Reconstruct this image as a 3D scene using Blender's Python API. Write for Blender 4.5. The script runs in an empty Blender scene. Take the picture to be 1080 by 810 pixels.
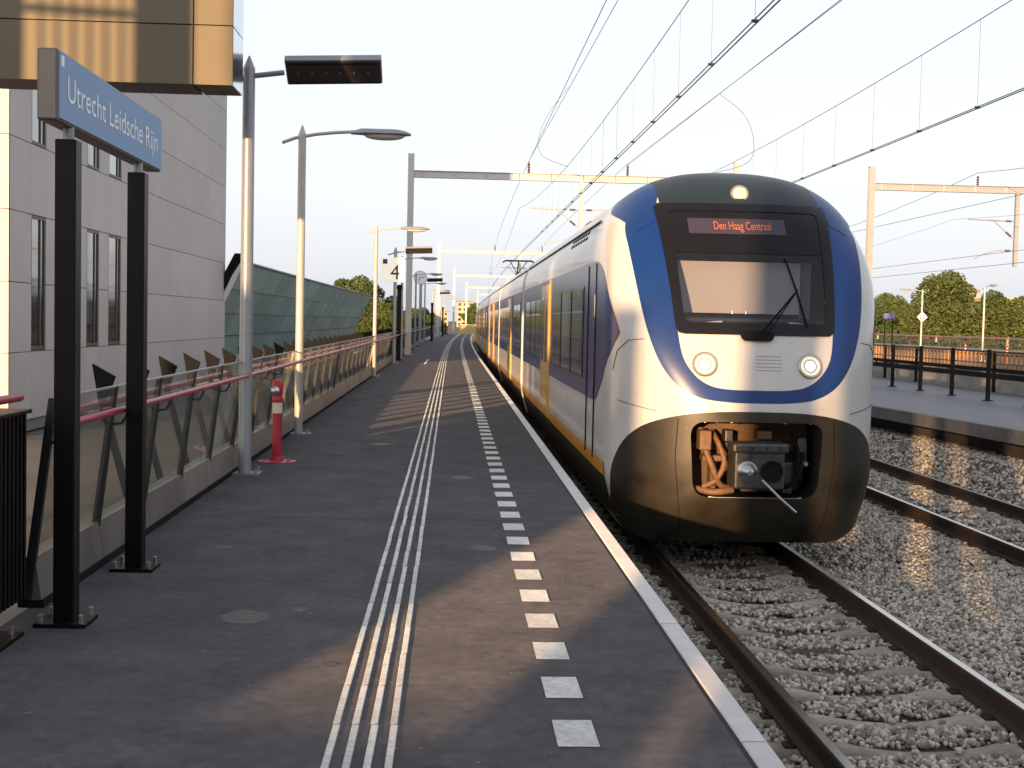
import bpy, math, random
import numpy as np
from mathutils import Vector, Matrix
random.seed(7); rng = np.random.default_rng(7)
R = math.radians
sc = bpy.context.scene
# ------------------------------------------------------------------ camera
cam_d = bpy.data.cameras.new('camera'); cam = bpy.data.objects.new('camera', cam_d)
sc.collection.objects.link(cam); sc.camera = cam
cam_d.sensor_width = 36; cam_d.lens = 45; cam_d.clip_start = .05; cam_d.clip_end = 6000
cam.matrix_world = (Matrix.Translation((0, 0, 1.66)) @ Matrix.Rotation(R(-2.735), 4, 'Z') @
                    Matrix.Rotation(R(90-2.78), 4, 'X') @ Matrix.Rotation(R(1.26), 4, 'Z'))
# ------------------------------------------------------------------ light
SUN_AZ = 20.8      # light travels forward and this many degrees to the right of the track
SUN_EL = 5.3
world = bpy.data.worlds.new('World'); sc.world = world; world.use_nodes = True
wn = world.node_tree; wl = wn.links
bg = wn.nodes['Background']
sky = wn.nodes.new('ShaderNodeTexSky'); sky.sky_type = 'NISHITA'; sky.sun_disc = False
sky.sun_elevation = R(SUN_EL); sky.sun_rotation = R(180+SUN_AZ)
sky.air_density = 1.0; sky.dust_density = 3.0; sky.ozone_density = 1.0
hsv = wn.nodes.new('ShaderNodeHueSaturation'); hsv.inputs['Saturation'].default_value = .42
hsv.inputs['Value'].default_value = 1.4
pale = wn.nodes.new('ShaderNodeMix'); pale.data_type = 'RGBA'; pale.inputs[0].default_value = .72
pale.inputs[7].default_value = (3.12, 3.24, 3.52, 1)      # bright haze, thick at the horizon and thinner overhead
tcw = wn.nodes.new('ShaderNodeTexCoord'); sep = wn.nodes.new('ShaderNodeSeparateXYZ'); wl.new(tcw.outputs['Generated'], sep.inputs[0])
mrw = wn.nodes.new('ShaderNodeMapRange'); mrw.interpolation_type = 'SMOOTHSTEP'; mrw.inputs[1].default_value = .25; mrw.inputs[2].default_value = .95
mrw.inputs[3].default_value = .74; mrw.inputs[4].default_value = .30
wl.new(sep.outputs['Z'], mrw.inputs[0]); wl.new(mrw.outputs[0], pale.inputs[0])
wl.new(sky.outputs[0], hsv.inputs['Color']); wl.new(hsv.outputs[0], pale.inputs[6]); wl.new(pale.outputs[2], bg.inputs[0])
bg.inputs[1].default_value = .15
sun_d = bpy.data.lights.new('sun', 'SUN'); sun = bpy.data.objects.new('sun', sun_d); sc.collection.objects.link(sun)
sun_d.energy = 4.6; sun_d.angle = R(.6); sun_d.color = (1.0, .60, .29)
dirv = Vector((math.sin(R(SUN_AZ))*math.cos(R(SUN_EL)), math.cos(R(SUN_AZ))*math.cos(R(SUN_EL)), -math.sin(R(SUN_EL))))
sun.rotation_euler = dirv.to_track_quat('-Z', 'Y').to_euler()
sc.view_settings.view_transform = 'Standard'; sc.view_settings.look = 'None'
sc.view_settings.exposure = 1.04; sc.view_settings.gamma = 1
sc.cycles.max_bounces = 6; sc.cycles.transparent_max_bounces = 16
# ------------------------------------------------------------------ helpers
def bend(y): return (y-50)**2/9000 if y > 50 else 0.0
def st(s, t):                      # sun-aligned ground coordinates -> X, Y
    c, q = math.cos(R(SUN_AZ)), math.sin(R(SUN_AZ))
    return (s*c + t*q, -s*q + t*c)
class MB:
    def __init__(s): s.v = []; s.f = []; s.m = []
    def add(s, vs, fs, m=0):
        o = len(s.v); s.v += [tuple(v) for v in vs]; s.f += [tuple(i+o for i in f) for f in fs]; s.m += [m]*len(fs); return s
    def box(s, x0, x1, y0, y1, z0, z1, m=0):
        return s.add([(x0,y0,z0),(x1,y0,z0),(x1,y1,z0),(x0,y1,z0),(x0,y0,z1),(x1,y0,z1),(x1,y1,z1),(x0,y1,z1)],
                     [(0,3,2,1),(4,5,6,7),(0,1,5,4),(1,2,6,5),(2,3,7,6),(3,0,4,7)], m)
    def hexa(s, p, m=0):
        return s.add(p, [(0,3,2,1),(4,5,6,7),(0,1,5,4),(1,2,6,5),(2,3,7,6),(3,0,4,7)], m)
    def tube(s, pts, r, n=8, m=0, r2=None, caps=True):
        pts = [Vector(p) for p in pts]; k = len(pts); vs = []
        up = Vector((0,0,1))
        d0 = (pts[1]-pts[0]).normalized()
        a = d0.cross(up) if abs(d0.dot(up)) < .95 else d0.cross(Vector((1,0,0)))
        a.normalize()
        for i, p in enumerate(pts):
            d = (pts[min(i+1,k-1)]-pts[max(i-1,0)]).normalized()
            a = (a - d*a.dot(d)).normalized(); b = d.cross(a)
            rr = r if r2 is None else r+(r2-r)*i/(k-1)
            for j in range(n):
                t = 2*math.pi*(j+.5)/n
                vs.append(p + a*math.cos(t)*rr + b*math.sin(t)*rr)
        fs = [(i*n+j, i*n+(j+1)%n, (i+1)*n+(j+1)%n, (i+1)*n+j) for i in range(k-1) for j in range(n)]
        if caps: fs += [tuple(range(n))[::-1], tuple(range((k-1)*n, k*n))]
        return s.add(vs, fs, m)
    def lathe(s, prof, c=(0,0,0), n=16, m=0, axis='Z'):
        vs = []
        for r, z in prof:
            for j in range(n):
                t = 2*math.pi*j/n; x, y = r*math.cos(t), r*math.sin(t)
                vs.append({'Z':(c[0]+x,c[1]+y,c[2]+z),'Y':(c[0]+x,c[1]+z,c[2]+y),'X':(c[0]+z,c[1]+x,c[2]+y)}[axis])
        k = len(prof)
        fs = [(i*n+j, i*n+(j+1)%n, (i+1)*n+(j+1)%n, (i+1)*n+j) for i in range(k-1) for j in range(n)]
        fs += [tuple(range(n))[::-1], tuple(range((k-1)*n, k*n))]
        return s.add(vs, fs, m)
    def loft(s, rows, m=0, closed=False):
        n = len(rows[0]); vs = [p for r in rows for p in r]
        fs = [(i*n+j, i*n+(j+1)%n, (i+1)*n+(j+1)%n, (i+1)*n+j) for i in range(len(rows)-1) for j in range(n if closed else n-1)]
        return s.add(vs, fs, m)
    def mesh(s, name, mats, smooth=None):
        me = bpy.data.meshes.new(name); me.from_pydata(s.v, [], s.f)
        for mt in (mats if isinstance(mats, (list, tuple)) else [mats]): me.materials.append(mt)
        if any(s.m): me.polygons.foreach_set('material_index', s.m)
        if smooth:
            me.polygons.foreach_set('use_smooth', [True]*len(s.f)); me.set_sharp_from_angle(angle=R(smooth))
        me.update(); return me
def link(name, me, parent=None, loc=(0,0,0), rz=0):
    o = bpy.data.objects.new(name, me); sc.collection.objects.link(o)
    o.location = loc; o.rotation_euler = (0,0,rz)
    if parent: o.parent = parent
    return o
def build(mb, name, mats, parent=None, smooth=None, loc=(0,0,0), bevel=0):
    o = link(name, mb.mesh(name, mats, smooth), parent, loc)
    if bevel:
        b = o.modifiers.new('bevel', 'BEVEL'); b.width = bevel; b.segments = 2; b.limit_method = 'ANGLE'
    return o
def tag(o, label=None, cat=None, group=None, kind=None):
    if label: o['label'] = label
    if cat: o['category'] = cat
    if group: o['group'] = group
    if kind: o['kind'] = kind
    return o
def thing(name, label, cat, loc=(0,0,0), rz=0, group=None):
    return tag(link(name, None, None, loc, rz), label, cat, group)
def copy_tree(o, loc=None, label=None, parent=None):
    c = o.copy(); sc.collection.objects.link(c)
    if parent: c.parent = parent
    if loc: c.location = loc
    if label: c['label'] = label
    for ch in list(o.children): copy_tree(ch, None, None, c)
    return c
def pchip(xs, ys, n=12):
    """Catmull-Rom densify of a 2D polyline"""
    P = list(zip(xs, ys)); out = []
    for i in range(len(P)-1):
        p0 = P[max(i-1,0)]; p1 = P[i]; p2 = P[i+1]; p3 = P[min(i+2,len(P)-1)]
        for k in range(n):
            t = k/n
            out.append(tuple(.5*((2*p1[a])+(-p0[a]+p2[a])*t+(2*p0[a]-5*p1[a]+4*p2[a]-p3[a])*t*t+(-p0[a]+3*p1[a]-3*p2[a]+p3[a])*t**3) for a in (0,1)))
    out.append(P[-1]); return out
# ------------------------------------------------------------------ materials
def mat(name, col, rough=.6, metal=0, var=.0, scale=8, bump=0, bscale=60, coat=0, spec=None, island=0, emit=None, estr=0, detail=6, stain=0, stretch=None, objvar=0):
    m = bpy.data.materials.new(name); m.use_nodes = True
    nt = m.node_tree; N = nt.nodes; L = nt.links; p = N['Principled BSDF']
    p.inputs['Base Color'].default_value = (*col, 1); p.inputs['Roughness'].default_value = rough
    p.inputs['Metallic'].default_value = metal
    if coat: p.inputs['Coat Weight'].default_value = coat; p.inputs['Coat Roughness'].default_value = .08
    if spec is not None: p.inputs['Specular IOR Level'].default_value = spec
    if emit: p.inputs['Emission Color'].default_value = (*emit, 1); p.inputs['Emission Strength'].default_value = estr
    if var or bump or island or stain or objvar:
        tc = N.new('ShaderNodeTexCoord'); vec = tc.outputs['Object']
        if stretch:
            mp = N.new('ShaderNodeMapping'); mp.inputs['Scale'].default_value = stretch; L.new(vec, mp.inputs[0]); vec = mp.outputs[0]
        cur = None
        def mul(fac_out, lo, hi, cur):
            mr = N.new('ShaderNodeMapRange'); mr.inputs[1].default_value = .25; mr.inputs[2].default_value = .75
            mr.inputs[3].default_value = lo; mr.inputs[4].default_value = hi; L.new(fac_out, mr.inputs[0])
            mx = N.new('ShaderNodeVectorMath'); mx.operation = 'SCALE'
            if cur is None: mx.inputs[0].default_value = col
            else: L.new(cur, mx.inputs[0])
            L.new(mr.outputs[0], mx.inputs['Scale']); return mx.outputs[0]
        if var:
            nz = N.new('ShaderNodeTexNoise'); nz.inputs['Scale'].default_value = scale; nz.inputs['Detail'].default_value = detail
            L.new(vec, nz.inputs['Vector']); cur = mul(nz.outputs[0], 1-var, 1+var, cur)
            mr = N.new('ShaderNodeMapRange'); mr.inputs[3].default_value = max(0, rough-.12*min(1,var*3)); mr.inputs[4].default_value = min(1, rough+.12*min(1,var*3))
            L.new(nz.outputs[0], mr.inputs[0]); L.new(mr.outputs[0], p.inputs['Roughness'])
        if stain:
            nz = N.new('ShaderNodeTexNoise'); nz.inputs['Scale'].default_value = scale*.13; nz.inputs['Detail'].default_value = 8; nz.inputs['Roughness'].default_value = .65
            L.new(vec, nz.inputs['Vector']); cur = mul(nz.outputs[0], 1-stain, 1+stain, cur)
        if objvar:
            oi = N.new('ShaderNodeObjectInfo'); cur = mul(oi.outputs['Random'], 1-objvar, 1+objvar, cur)
        if island:
            g = N.new('ShaderNodeNewGeometry'); cur = mul(g.outputs['Random Per Island'], 1-island, 1+island, cur)
        if cur is not None: L.new(cur, p.inputs['Base Color'])
        if bump:
            nb = N.new('ShaderNodeTexNoise'); nb.inputs['Scale'].default_value = bscale; nb.inputs['Detail'].default_value = 4
            L.new(vec, nb.inputs['Vector']); bp = N.new('ShaderNodeBump'); bp.inputs['Strength'].default_value = bump; bp.inputs['Distance'].default_value = .01
            L.new(nb.outputs[0], bp.inputs['Height']); L.new(bp.outputs[0], p.inputs['Normal'])
    return m
def glass(name, tint, ior=1.5, rough=.02, base=.0, basecol=(.3,.3,.3)):
    m = bpy.data.materials.new(name); m.use_nodes = True; nt = m.node_tree; N = nt.nodes; L = nt.links
    N.remove(N['Principled BSDF']); out = N['Material Output']
    tr = N.new('ShaderNodeBsdfTransparent'); tr.inputs[0].default_value = (*tint, 1)
    gl = N.new('ShaderNodeBsdfGlossy'); gl.inputs['Roughness'].default_value = rough
    fr = N.new('ShaderNodeFresnel'); ge = N.new('ShaderNodeNewGeometry'); mr = N.new('ShaderNodeMapRange')   # same reflectance on both faces of a pane
    mr.inputs[3].default_value = ior; mr.inputs[4].default_value = 1/ior
    L.new(ge.outputs['Backfacing'], mr.inputs[0]); L.new(mr.outputs[0], fr.inputs[0])
    mx = N.new('ShaderNodeMixShader'); L.new(fr.outputs[0], mx.inputs[0]); L.new(tr.outputs[0], mx.inputs[1]); L.new(gl.outputs[0], mx.inputs[2])
    last = mx.outputs[0]
    if base:
        df = N.new('ShaderNodeBsdfDiffuse'); df.inputs[0].default_value = (*basecol, 1)
        m2 = N.new('ShaderNodeMixShader'); m2.inputs[0].default_value = base
        L.new(last, m2.inputs[1]); L.new(df.outputs[0], m2.inputs[2]); last = m2.outputs[0]
    L.new(last, out.inputs[0]); return m
MT = dict(
 asphalt = mat('asphalt', (.096,.092,.102), .75, var=.30, scale=14, bump=1.0, bscale=160, stain=.38, detail=12),
 patch = mat('patched_asphalt', (.082,.080,.084), .7, var=.35, scale=30, stain=.3),
 grit = mat('pale_grit', (.20,.19,.16), .9, island=.6),
 white_line = mat('white_marking', (.57,.57,.56), .6, objvar=.09, var=.20, scale=26, bump=.2, bscale=300, stain=.28),
 edge_white = mat('edge_paint', (.62,.62,.63), .55, objvar=.07, var=.08, scale=10, stain=.12, bump=.2, bscale=200),
 edge_dark = mat('edge_joint_rubber', (.02,.02,.022), .8),
 concrete = mat('concrete', (.27,.26,.24), .85, var=.18, scale=5, bump=.3, bscale=90, stain=.25),
 platform_edge_grey = mat('platform_edge_grey', (.17,.16,.15), .85, var=.18, scale=5, stain=.25),
 concrete_d = mat('dark_concrete', (.12,.115,.11), .85, var=.2, scale=4, bump=.3, bscale=60, stain=.25),
 sleeper = mat('sleeper_concrete', (.34,.30,.25), .95, objvar=.12, spec=.1, var=.2, scale=18, bump=.3, bscale=150, stain=.3),
 stone = mat('ballast_stone', (.43,.39,.345), 1.0, spec=.0, island=.42, var=.2, scale=60),
 ballast = mat('ballast_fines', (.09,.08,.07), .95, spec=.1, var=.45, scale=45, bump=1.0, bscale=35),
 rail_side = mat('rail_rust', (.045,.028,.02), .8, var=.3, scale=20, bump=.3),
 rail_top = mat('rail_polished', (.42,.40,.38), .22, metal=1, var=.15, scale=30, stretch=(20,1,1)),
 galv = mat('galvanised_steel', (.40,.41,.42), .45, metal=.6, var=.12, scale=12, bump=.05),
 lamp_grey = mat('lamp_grey_paint', (.34,.36,.38), .4, metal=.3, var=.06, scale=9),
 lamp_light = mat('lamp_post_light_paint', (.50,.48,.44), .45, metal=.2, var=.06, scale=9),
 plate = mat('base_plate_steel', (.30,.31,.33), .5, metal=.7, var=.15, scale=30),
 bolt = mat('bright_bolt', (.7,.7,.7), .3, metal=1),
 black = mat('black_paint', (.0045,.0045,.005), .42, var=.1, scale=20, spec=.18),
 black_matt = mat('black_matt', (.010,.010,.011), .85, spec=.15),
 dark_metal = mat('dark_post_steel', (.035,.038,.042), .4, metal=.5, var=.1),
 diffuser = mat('lamp_diffuser', (.62,.60,.56), .25, coat=.5),
 led_panel = mat('lamp_panel_underside', (.055,.045,.036), .5, var=.1),
 red = mat('red_paint', (.46,.03,.05), .38, var=.08, scale=15),
 rail_red = mat('red_handrail', (.42,.045,.075), .35, var=.06, scale=10),
 cream = mat('cream_band', (.75,.68,.5), .5),
 silver = mat('silver_cap', (.6,.6,.6), .3, metal=1),
 fence_clad = mat('fence_cladding', (.25,.23,.215), .42, objvar=.16, metal=.4, var=.12, scale=4, stain=.2),
 fence_glass = glass('fence_glass', (.97,.98,.94), 1.36, .015, .03, (.4,.4,.3)),
 wall_panel = mat('grey_wall_panel', (.54,.50,.485), .7, objvar=.035, var=.05, scale=1.2, bump=.08, bscale=40, stain=.06),
 wall_joint = mat('wall_joint', (.24,.22,.225), .9),
 win_frame = mat('window_frame_brown', (.13,.11,.10), .5, metal=.3),
 win_glass = mat('dark_window_glass', (.025,.03,.03), .04, spec=1.0, coat=1),
 bronze = mat('bronze_cladding', (.122,.101,.064), .6, metal=.1, objvar=.05, var=.05, scale=3, stain=.05),
 soffit = mat('soffit_cladding', (.13,.105,.10), .6, var=.08),
 mirror = mat('polished_side_panel', (.62,.68,.74), .12, metal=.9),
 sign_blue = mat('sign_blue', (.27,.40,.62), .55, spec=.15),
 sign_white = mat('sign_white', (.92,.93,.94), .4, emit=(.8,.85,.9), estr=0),
 sign_frame = mat('sign_frame', (.16,.14,.13), .4, metal=.5),
 cream_sign = mat('platform_number_sign', (.80,.77,.66), .45, emit=(1,.93,.74), estr=.22),  # glow added so the board looks sunlit inside the building's shadow
 navy = mat('navy', (.02,.025,.10), .5),
 t_white = mat('train_white_paint', (.58,.57,.55), .30, coat=.4, var=.05, scale=5, stain=.11),
 t_blue = mat('train_blue_paint', (.004,.032,.165), .34, spec=.4, var=.06, scale=4, stain=.12),
 t_black = mat('train_black_surround', (.008,.008,.011), .22, spec=.25),
 t_roof = mat('train_roof_grey', (.012,.022,.032), .4, var=.15, scale=3),
 t_roofgrey = mat('train_roof_light', (.32,.32,.33), .45, var=.15, scale=2),
 t_skirt = mat('train_skirt', (.026,.022,.015), .42, var=.25, scale=5, stain=.3, spec=.35),
 t_yellow = mat('train_yellow', (.70,.33,.02), .35, coat=.4, var=.1, scale=3),
 t_band = mat('train_window_band', (.016,.030,.14), .22, spec=.3),
 t_win = mat('train_side_glass', (.03,.04,.05), .03, spec=1.0, coat=1),
 t_door = mat('train_door_yellow', (.60,.33,.06), .35, coat=.5, var=.1, scale=3),
 t_glass = glass('windscreen_glass', (.60,.64,.74), 1.5, .01, .04, (.2,.22,.3)),
 t_in = mat('cab_interior_dark', (.035,.035,.05), .6),
 t_blind = mat('cab_blind_beige', (.62,.54,.46), .8, var=.03, scale=3),
 t_lilac = mat('cab_side_trim', (.30,.27,.30), .7),
 t_lamp = mat('headlight_lens', (.85,.82,.75), .15, coat=1, emit=(1,.92,.76), estr=1.3),
 t_refl = mat('headlight_reflector', (.82,.78,.70), .22, metal=.2, emit=(1,.86,.60), estr=.42),
 t_ring = mat('headlight_ring', (.46,.42,.34), .25, metal=.8),
 coupler = mat('coupler_steel', (.085,.085,.088), .4, metal=.6, var=.3, scale=20),
 hose = mat('rusty_hose', (.15,.08,.04), .6, var=.3, scale=25),
 recess = mat('recess_brown', (.10,.06,.03), .8, var=.3, scale=8),
 led = mat('orange_led_text', (.42,.12,.05), .5, emit=(1,.28,.08), estr=.06),
 led_dim = mat('display_screen', (.045,.035,.06), .3),
 green_glass = mat('green_screen_panel', (.31,.41,.385), .45, objvar=.10, spec=.35, var=.12, scale=.8, stain=.15),
 frame_white = mat('white_frame', (.7,.7,.7), .5),
 slat_rust = mat('rusty_slat', (.48,.25,.09), .7, var=.2, scale=3),
 ground = mat('ground_paving', (.10,.095,.085), .9, var=.3, scale=.6, bump=.2, stain=.2),
 bark = mat('bark', (.10,.075,.05), .9, var=.3, scale=6),
 leaf = mat('leaf_green', (.062,.098,.030), .75, island=.28, spec=.15),
 leaf2 = mat('leaf_olive', (.075,.102,.032), .75, island=.28, spec=.15),
 brick = mat('tan_brick', (.50,.40,.25), .85, var=.15, scale=2),
 tan = mat('tan_panel', (.50,.36,.16), .7, var=.1),
 roofred = mat('red_roof', (.34,.17,.11), .8),
 insul = mat('insulator_brown', (.10,.06,.05), .3),
 wire = mat('wire_copper_dark', (.17,.17,.22), .5, metal=.4),
 purple = mat('distant_name_sign', (.12,.12,.42), .5),
)
FX = -2.3
for k_ in ('asphalt','concrete','ballast','edge_white','white_line','sleeper'):
    if hasattr(MT[k_].cycles, 'use_bump_map_correction'): MT[k_].cycles.use_bump_map_correction = False
    MT[k_].node_tree.nodes['Principled BSDF'].inputs['Diffuse Roughness'].default_value = 1.0
# ------------------------------------------------------------------ ground, ballast, platforms
g = MB(); g.add([(-2500,-2500,-1.1),(2500,-2500,-1.1),(2500,4000,-1.1),(-2500,4000,-1.1)], [(0,1,2,3)])
tag(build(g, 'ground', MT['ground']), kind='structure')
YS = [-30] + list(range(-20, 60, 10)) + list(range(60, 420, 6))
def ribbon(mb, x0, x1, z, ys, m=0):
    mb.loft([[(x0+bend(y), y, z), (x1+bend(y), y, z)] for y in ys], m)
    return mb
def slab(mb, x0, x1, z0, z1, ys, m=0):
    mb.loft([[(x0+bend(y),y,z0),(x0+bend(y),y,z1),(x1+bend(y),y,z1),(x1+bend(y),y,z0)] for y in ys], m, closed=True)
    n = len(ys)
    for y in (ys[0], ys[-1]):
        b = bend(y); q = [(x0+b,y,z0),(x1+b,y,z0),(x1+b,y,z1),(x0+b,y,z1)]
        mb.add(q, [(0,1,2,3) if y == ys[0] else (3,2,1,0)], m)
    return mb
bb = MB(); xs = np.linspace(1.36, 11.3, 52); ysb = np.concatenate([np.arange(5, 40, .25), np.arange(40, 420, 10)])
rows = []
for y in ysb:
    rows.append([(x+bend(y), y, -.985 + .02*math.sin(x*3.1+y*1.7)+rng.normal(0,.006)+.40*min(1,max(0,(x-8.35)/.9))) for x in xs])
bb.loft([r[::-1] for r in rows]); bm_ = build(bb, 'ballast_bed', MT['ballast'], smooth=60); tag(bm_, kind='structure')
b2 = MB(); ribbon(b2, 19.5, 31, -.99, YS); tag(build(b2, 'ballast_bed', MT['ballast']), kind='structure')
PE = 165
ysp = [y for y in YS if y <= PE]
pl = MB(); slab(pl, -2.34, 1.165, -.25, 0, ysp)
plat = tag(build(pl, 'platform', MT['asphalt']), kind='structure')
w = MB(); slab(w, -2.34, .95, -1.1, -.25, ysp); build(w, 'platform_wall', MT['concrete_d'], plat)
w = MB(); slab(w, 1.165, 1.19, -.25, -.006, ysp); build(w, 'edge_joint', MT['edge_dark'], plat)
# white edge stones, two metres each with open joints
y = 1.0
base = None
while y < PE-2:
    m = MB(); L = 1.985
    a, b_ = bend(y), bend(y+L)
    c = .012
    sec = lambda o, yy: [(1.19+o,yy,-.22),(1.30+o,yy,-.22),(1.30+o,yy,.004-c),(1.30-c+o,yy,.004),(1.19+c*.5+o,yy,.004),(1.19+o,yy,.0)]
    m.loft([sec(a,y), sec(b_,y+L)], closed=True); m.add(sec(a,y), [(0,1,2,3,4,5)]); m.add(sec(b_,y+L), [(5,4,3,2,1,0)])
    build(m, 'edge_stone', MT['edge_white'], plat)
    y += 2.0
# guide ribs: four ribs, tiles 0.56 m
RX = (-.440,-.362,-.284,-.206)
rib = MB(); rib.hexa([(-.015,0,.001),(.015,0,.001),(.015,.545,.001),(-.015,.545,.001),(-.012,.006,.007),(.012,.006,.007),(.012,.539,.007),(-.012,.539,.007)])
rme = rib.mesh('guide_rib', MT['white_line'])
n = 0
for i in range(0, 72):
    yy = 1.815+i*.5625
    for x in RX:
        o = link('guide_rib', rme, plat, (x+rng.normal(0,.001), yy, 0), rng.normal(0,.0012)); n += 1
m = MB()
for i in range(72, 288):
    yy = 1.815+i*.5625
    for x in RX: m.box(x-.013+bend(yy), x+.013+bend(yy), yy, yy+.545, .001, .006)
tag(build(m, 'guide_ribs_far', MT['white_line'], plat), kind='stuff')
sq = MB(); sq.add([(-.0825,0,.0035),(.0825,0,.0035),(.0825,.336,.0035),(-.0825,.336,.0035)], [(0,1,2,3)])
sme = sq.mesh('white_square', MT['white_line'])
# phase: near edge of one square measured at 6.0 m
sqy = 4.922
far = MB()
for i in range(-4, 240):
    yy = sqy + i*.649
    if yy > PE-1: break
    if i < 90: link('white_square', sme, plat, (.53-.0*yy+bend(yy), yy, 0), rng.normal(0,.004))
    else: far.add([(.4475+bend(yy),yy,.004),(.6125+bend(yy),yy,.004),(.6125+bend(yy),yy+.336,.004),(.4475+bend(yy),yy+.336,.004)], [(0,1,2,3)])
tag(build(far, 'white_squares_far', MT['white_line'], plat), kind='stuff')
dash = MB(); dash.add([(-1.04,48,.004),(-.97,48,.004),(-.93,54,.004),(-1.0,54,.004)], [(0,1,2,3)]); build(dash, 'short_white_dash', MT['white_line'], plat)
pe = MB()
for k,(cx,cy,rr) in enumerate([(-1.12,7.05,.14),(-.83,7.25,.05),(.26,9.3,.10),(-.55,6.1,.04),(-1.6,9.2,.06),(.9,8.0,.03),(.15,13.5,.12),(-.9,17,.15)]):   # patched cores
    m = MB(); n_ = 22; rg = np.random.default_rng(k)
    rad = [rr*(1+rg.normal(0,.10)) for _ in range(n_)]
    m.add([(cx+rad[j]*math.cos(2*math.pi*j/n_), cy+rad[j]*1.15*math.sin(2*math.pi*j/n_), .0016) for j in range(n_)], [tuple(range(n_))]); build(m, 'patched_core', MT['patch'], plat)
gm_ = MB()
for k in range(260):                     # grit, gum and bits of leaf
    x_ = rng.uniform(-2.1,1.1); y_ = 4.5+rng.uniform(0,1)**1.7*22; q_ = rng.uniform(.004,.011)
    a_ = rng.uniform(0,3.14); gm_.add([(x_+q_*math.cos(a_+t_)*rng.uniform(.6,1.2), y_+q_*math.sin(a_+t_)*rng.uniform(.6,1.2), .002+rng.uniform(0,.003)) for t_ in (0,1.5,3.1,4.6)], [(0,1,2,3)])
tag(build(gm_, 'grit', MT['grit'], plat), kind='stuff')
for k,yj in enumerate(np.arange(10.6,120,12.0)):   # narrow movement joints across the deck
    m = MB(); m.add([(-2.25+bend(yj),yj,.0012),(1.16+bend(yj),yj,.0012),(1.16+bend(yj),yj+.018,.0012),(-2.25+bend(yj),yj+.018,.0012)],[(0,1,2,3)]); build(m,'deck_joint',MT['edge_dark'],plat)
# platform 2: its near end swings away from the track
def e2(y): return 8.95+bend(y)+max(0,30-y)*.078
def slab2(mb, o0, x1, z0, z1, ys):
    mb.loft([[(e2(y)+o0,y,z0),(e2(y)+o0,y,z1),(x1+bend(y) if x1 > 11 else e2(y)+x1,y,z1),(x1+bend(y) if x1 > 11 else e2(y)+x1,y,z0)] for y in ys], closed=True); return mb
Y2S = [-20,0,10,20,30,40]+YS[YS.index(50):]
p2 = MB(); slab2(p2, .21, 15.5, -.24, 0, Y2S)
plat2 = tag(build(p2, 'platform', mat('far_platform_paving', (.12,.12,.145), .55, var=.15, scale=5, stain=.2, bump=.5, bscale=80)), kind='structure')
m = MB(); slab2(m, .62, 15.5, -1.1, -.241, Y2S); build(m, 'platform_wall', MT['concrete_d'], plat2)
y = 12.0
while y < 110:
    m = MB(); slab2(m, 0, .2, -.235, .005, [y, y+1.98]); m.add([(e2(y),y,-.235),(e2(y)+.2,y,-.235),(e2(y)+.2,y,.005),(e2(y),y,.005)],[(0,1,2,3)]); build(m, 'edge_stone', MT['platform_edge_grey'], plat2); y += 2
# platform 3
p3 = MB(); slab(p3, 29, 44.4, -1.1, 0, YS); plat3 = tag(build(p3, 'platform', MT['asphalt']), kind='structure')
# ------------------------------------------------------------------ tracks
def rail_mesh(x, ys, z=-.76):
    prof = [(-.07,-.17),(.07,-.17),(.07,-.155),(.012,-.145),(.012,-.045),(.034,-.038),(.036,-.008),(.028,0),(-.028,0),(-.036,-.008),(-.034,-.038),(-.012,-.045),(-.012,-.145),(-.07,-.155)]
    m = MB(); n = len(prof)
    rows = [[(x+a+bend(y), y, z+b) for a, b in prof] for y in ys]
    for j in range(n):
        m.loft([[r[j], r[(j+1)%n]] for r in rows], 1 if j == 7 else 0)
    return m
def track(cx, label, y0, y1, ys, sl=True):
    t = thing('railway_track', label, 'railway track', (0,0,0))
    for sx in (-1, 1):
        build(rail_mesh(cx+sx*.7525, ys), 'rail', [MT['rail_side'], MT['rail_top']], t, smooth=None)
    return t
def sleeper_mesh():
    m = MB(); rows = []
    N = 27
    for i in range(N):
        x = -1.28+2.56*i/(N-1); a = abs(x)
        top = 0 if .48 < a < 1.02 else (-.055*(1-(a/.48)**2) if a <= .48 else -.07*((a-1.02)/.26)**1.2)
        wd = .105 - .012*(1 if a < .4 else 0)
        hw = .15
        rows.append([(x,-hw,-.2),(x,-wd,top-.018),(x,-wd+.022,top),(x,wd-.022,top),(x,wd,top-.018),(x,hw,-.2)])
    m.loft([r for r in rows]); 
    for r, rev in ((rows[0],0),(rows[-1],1)): m.add(r, [(0,1,2,3,4,5) if not rev else (5,4,3,2,1,0)])
    for s in (-1, 1):
        for d in (-1, 1):
            x = s*.7525+d*.105
            m.box(x-.035, x+.035, -.05, .05, .0, .018, 1)
            m.tube([(x-d*.03,-.045,.02),(x+d*.02,-.045,.045),(x+d*.02,.045,.045),(x-d*.03,.045,.02)], .008, 5, 1)
    return m.mesh('sleeper', [MT['sleeper'], MT['rail_side']], smooth=40)
slm = sleeper_mesh()
t1 = track(3.0, 'near railway track with the blue and white train standing on it', 5, 30, [4,30,60]+list(range(66,400,8)))
t2 = track(7.2, 'second railway track with rusty rails beside the far platform', 5, 30, [4,30,60]+list(range(66,400,8)))
SL0 = 6.52
slY = {1: [SL0+.6*i for i in range(0, 26)], 2: [9.1+.6*i for i in range(0, 90)]}
for y in slY[1]: link('sleeper', slm, t1, (3.0+rng.normal(0,.006), y, -.932+rng.normal(0,.003)), rng.normal(0,.005))
for y in slY[2]: link('sleeper', slm, t2, (7.2+bend(y)+rng.normal(0,.006), y, -.932), rng.normal(0,.005))
track(23.7, 'third railway track beyond the railings of the middle platform', 0, 0, [4,60]+list(range(66,400,8)))
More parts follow.
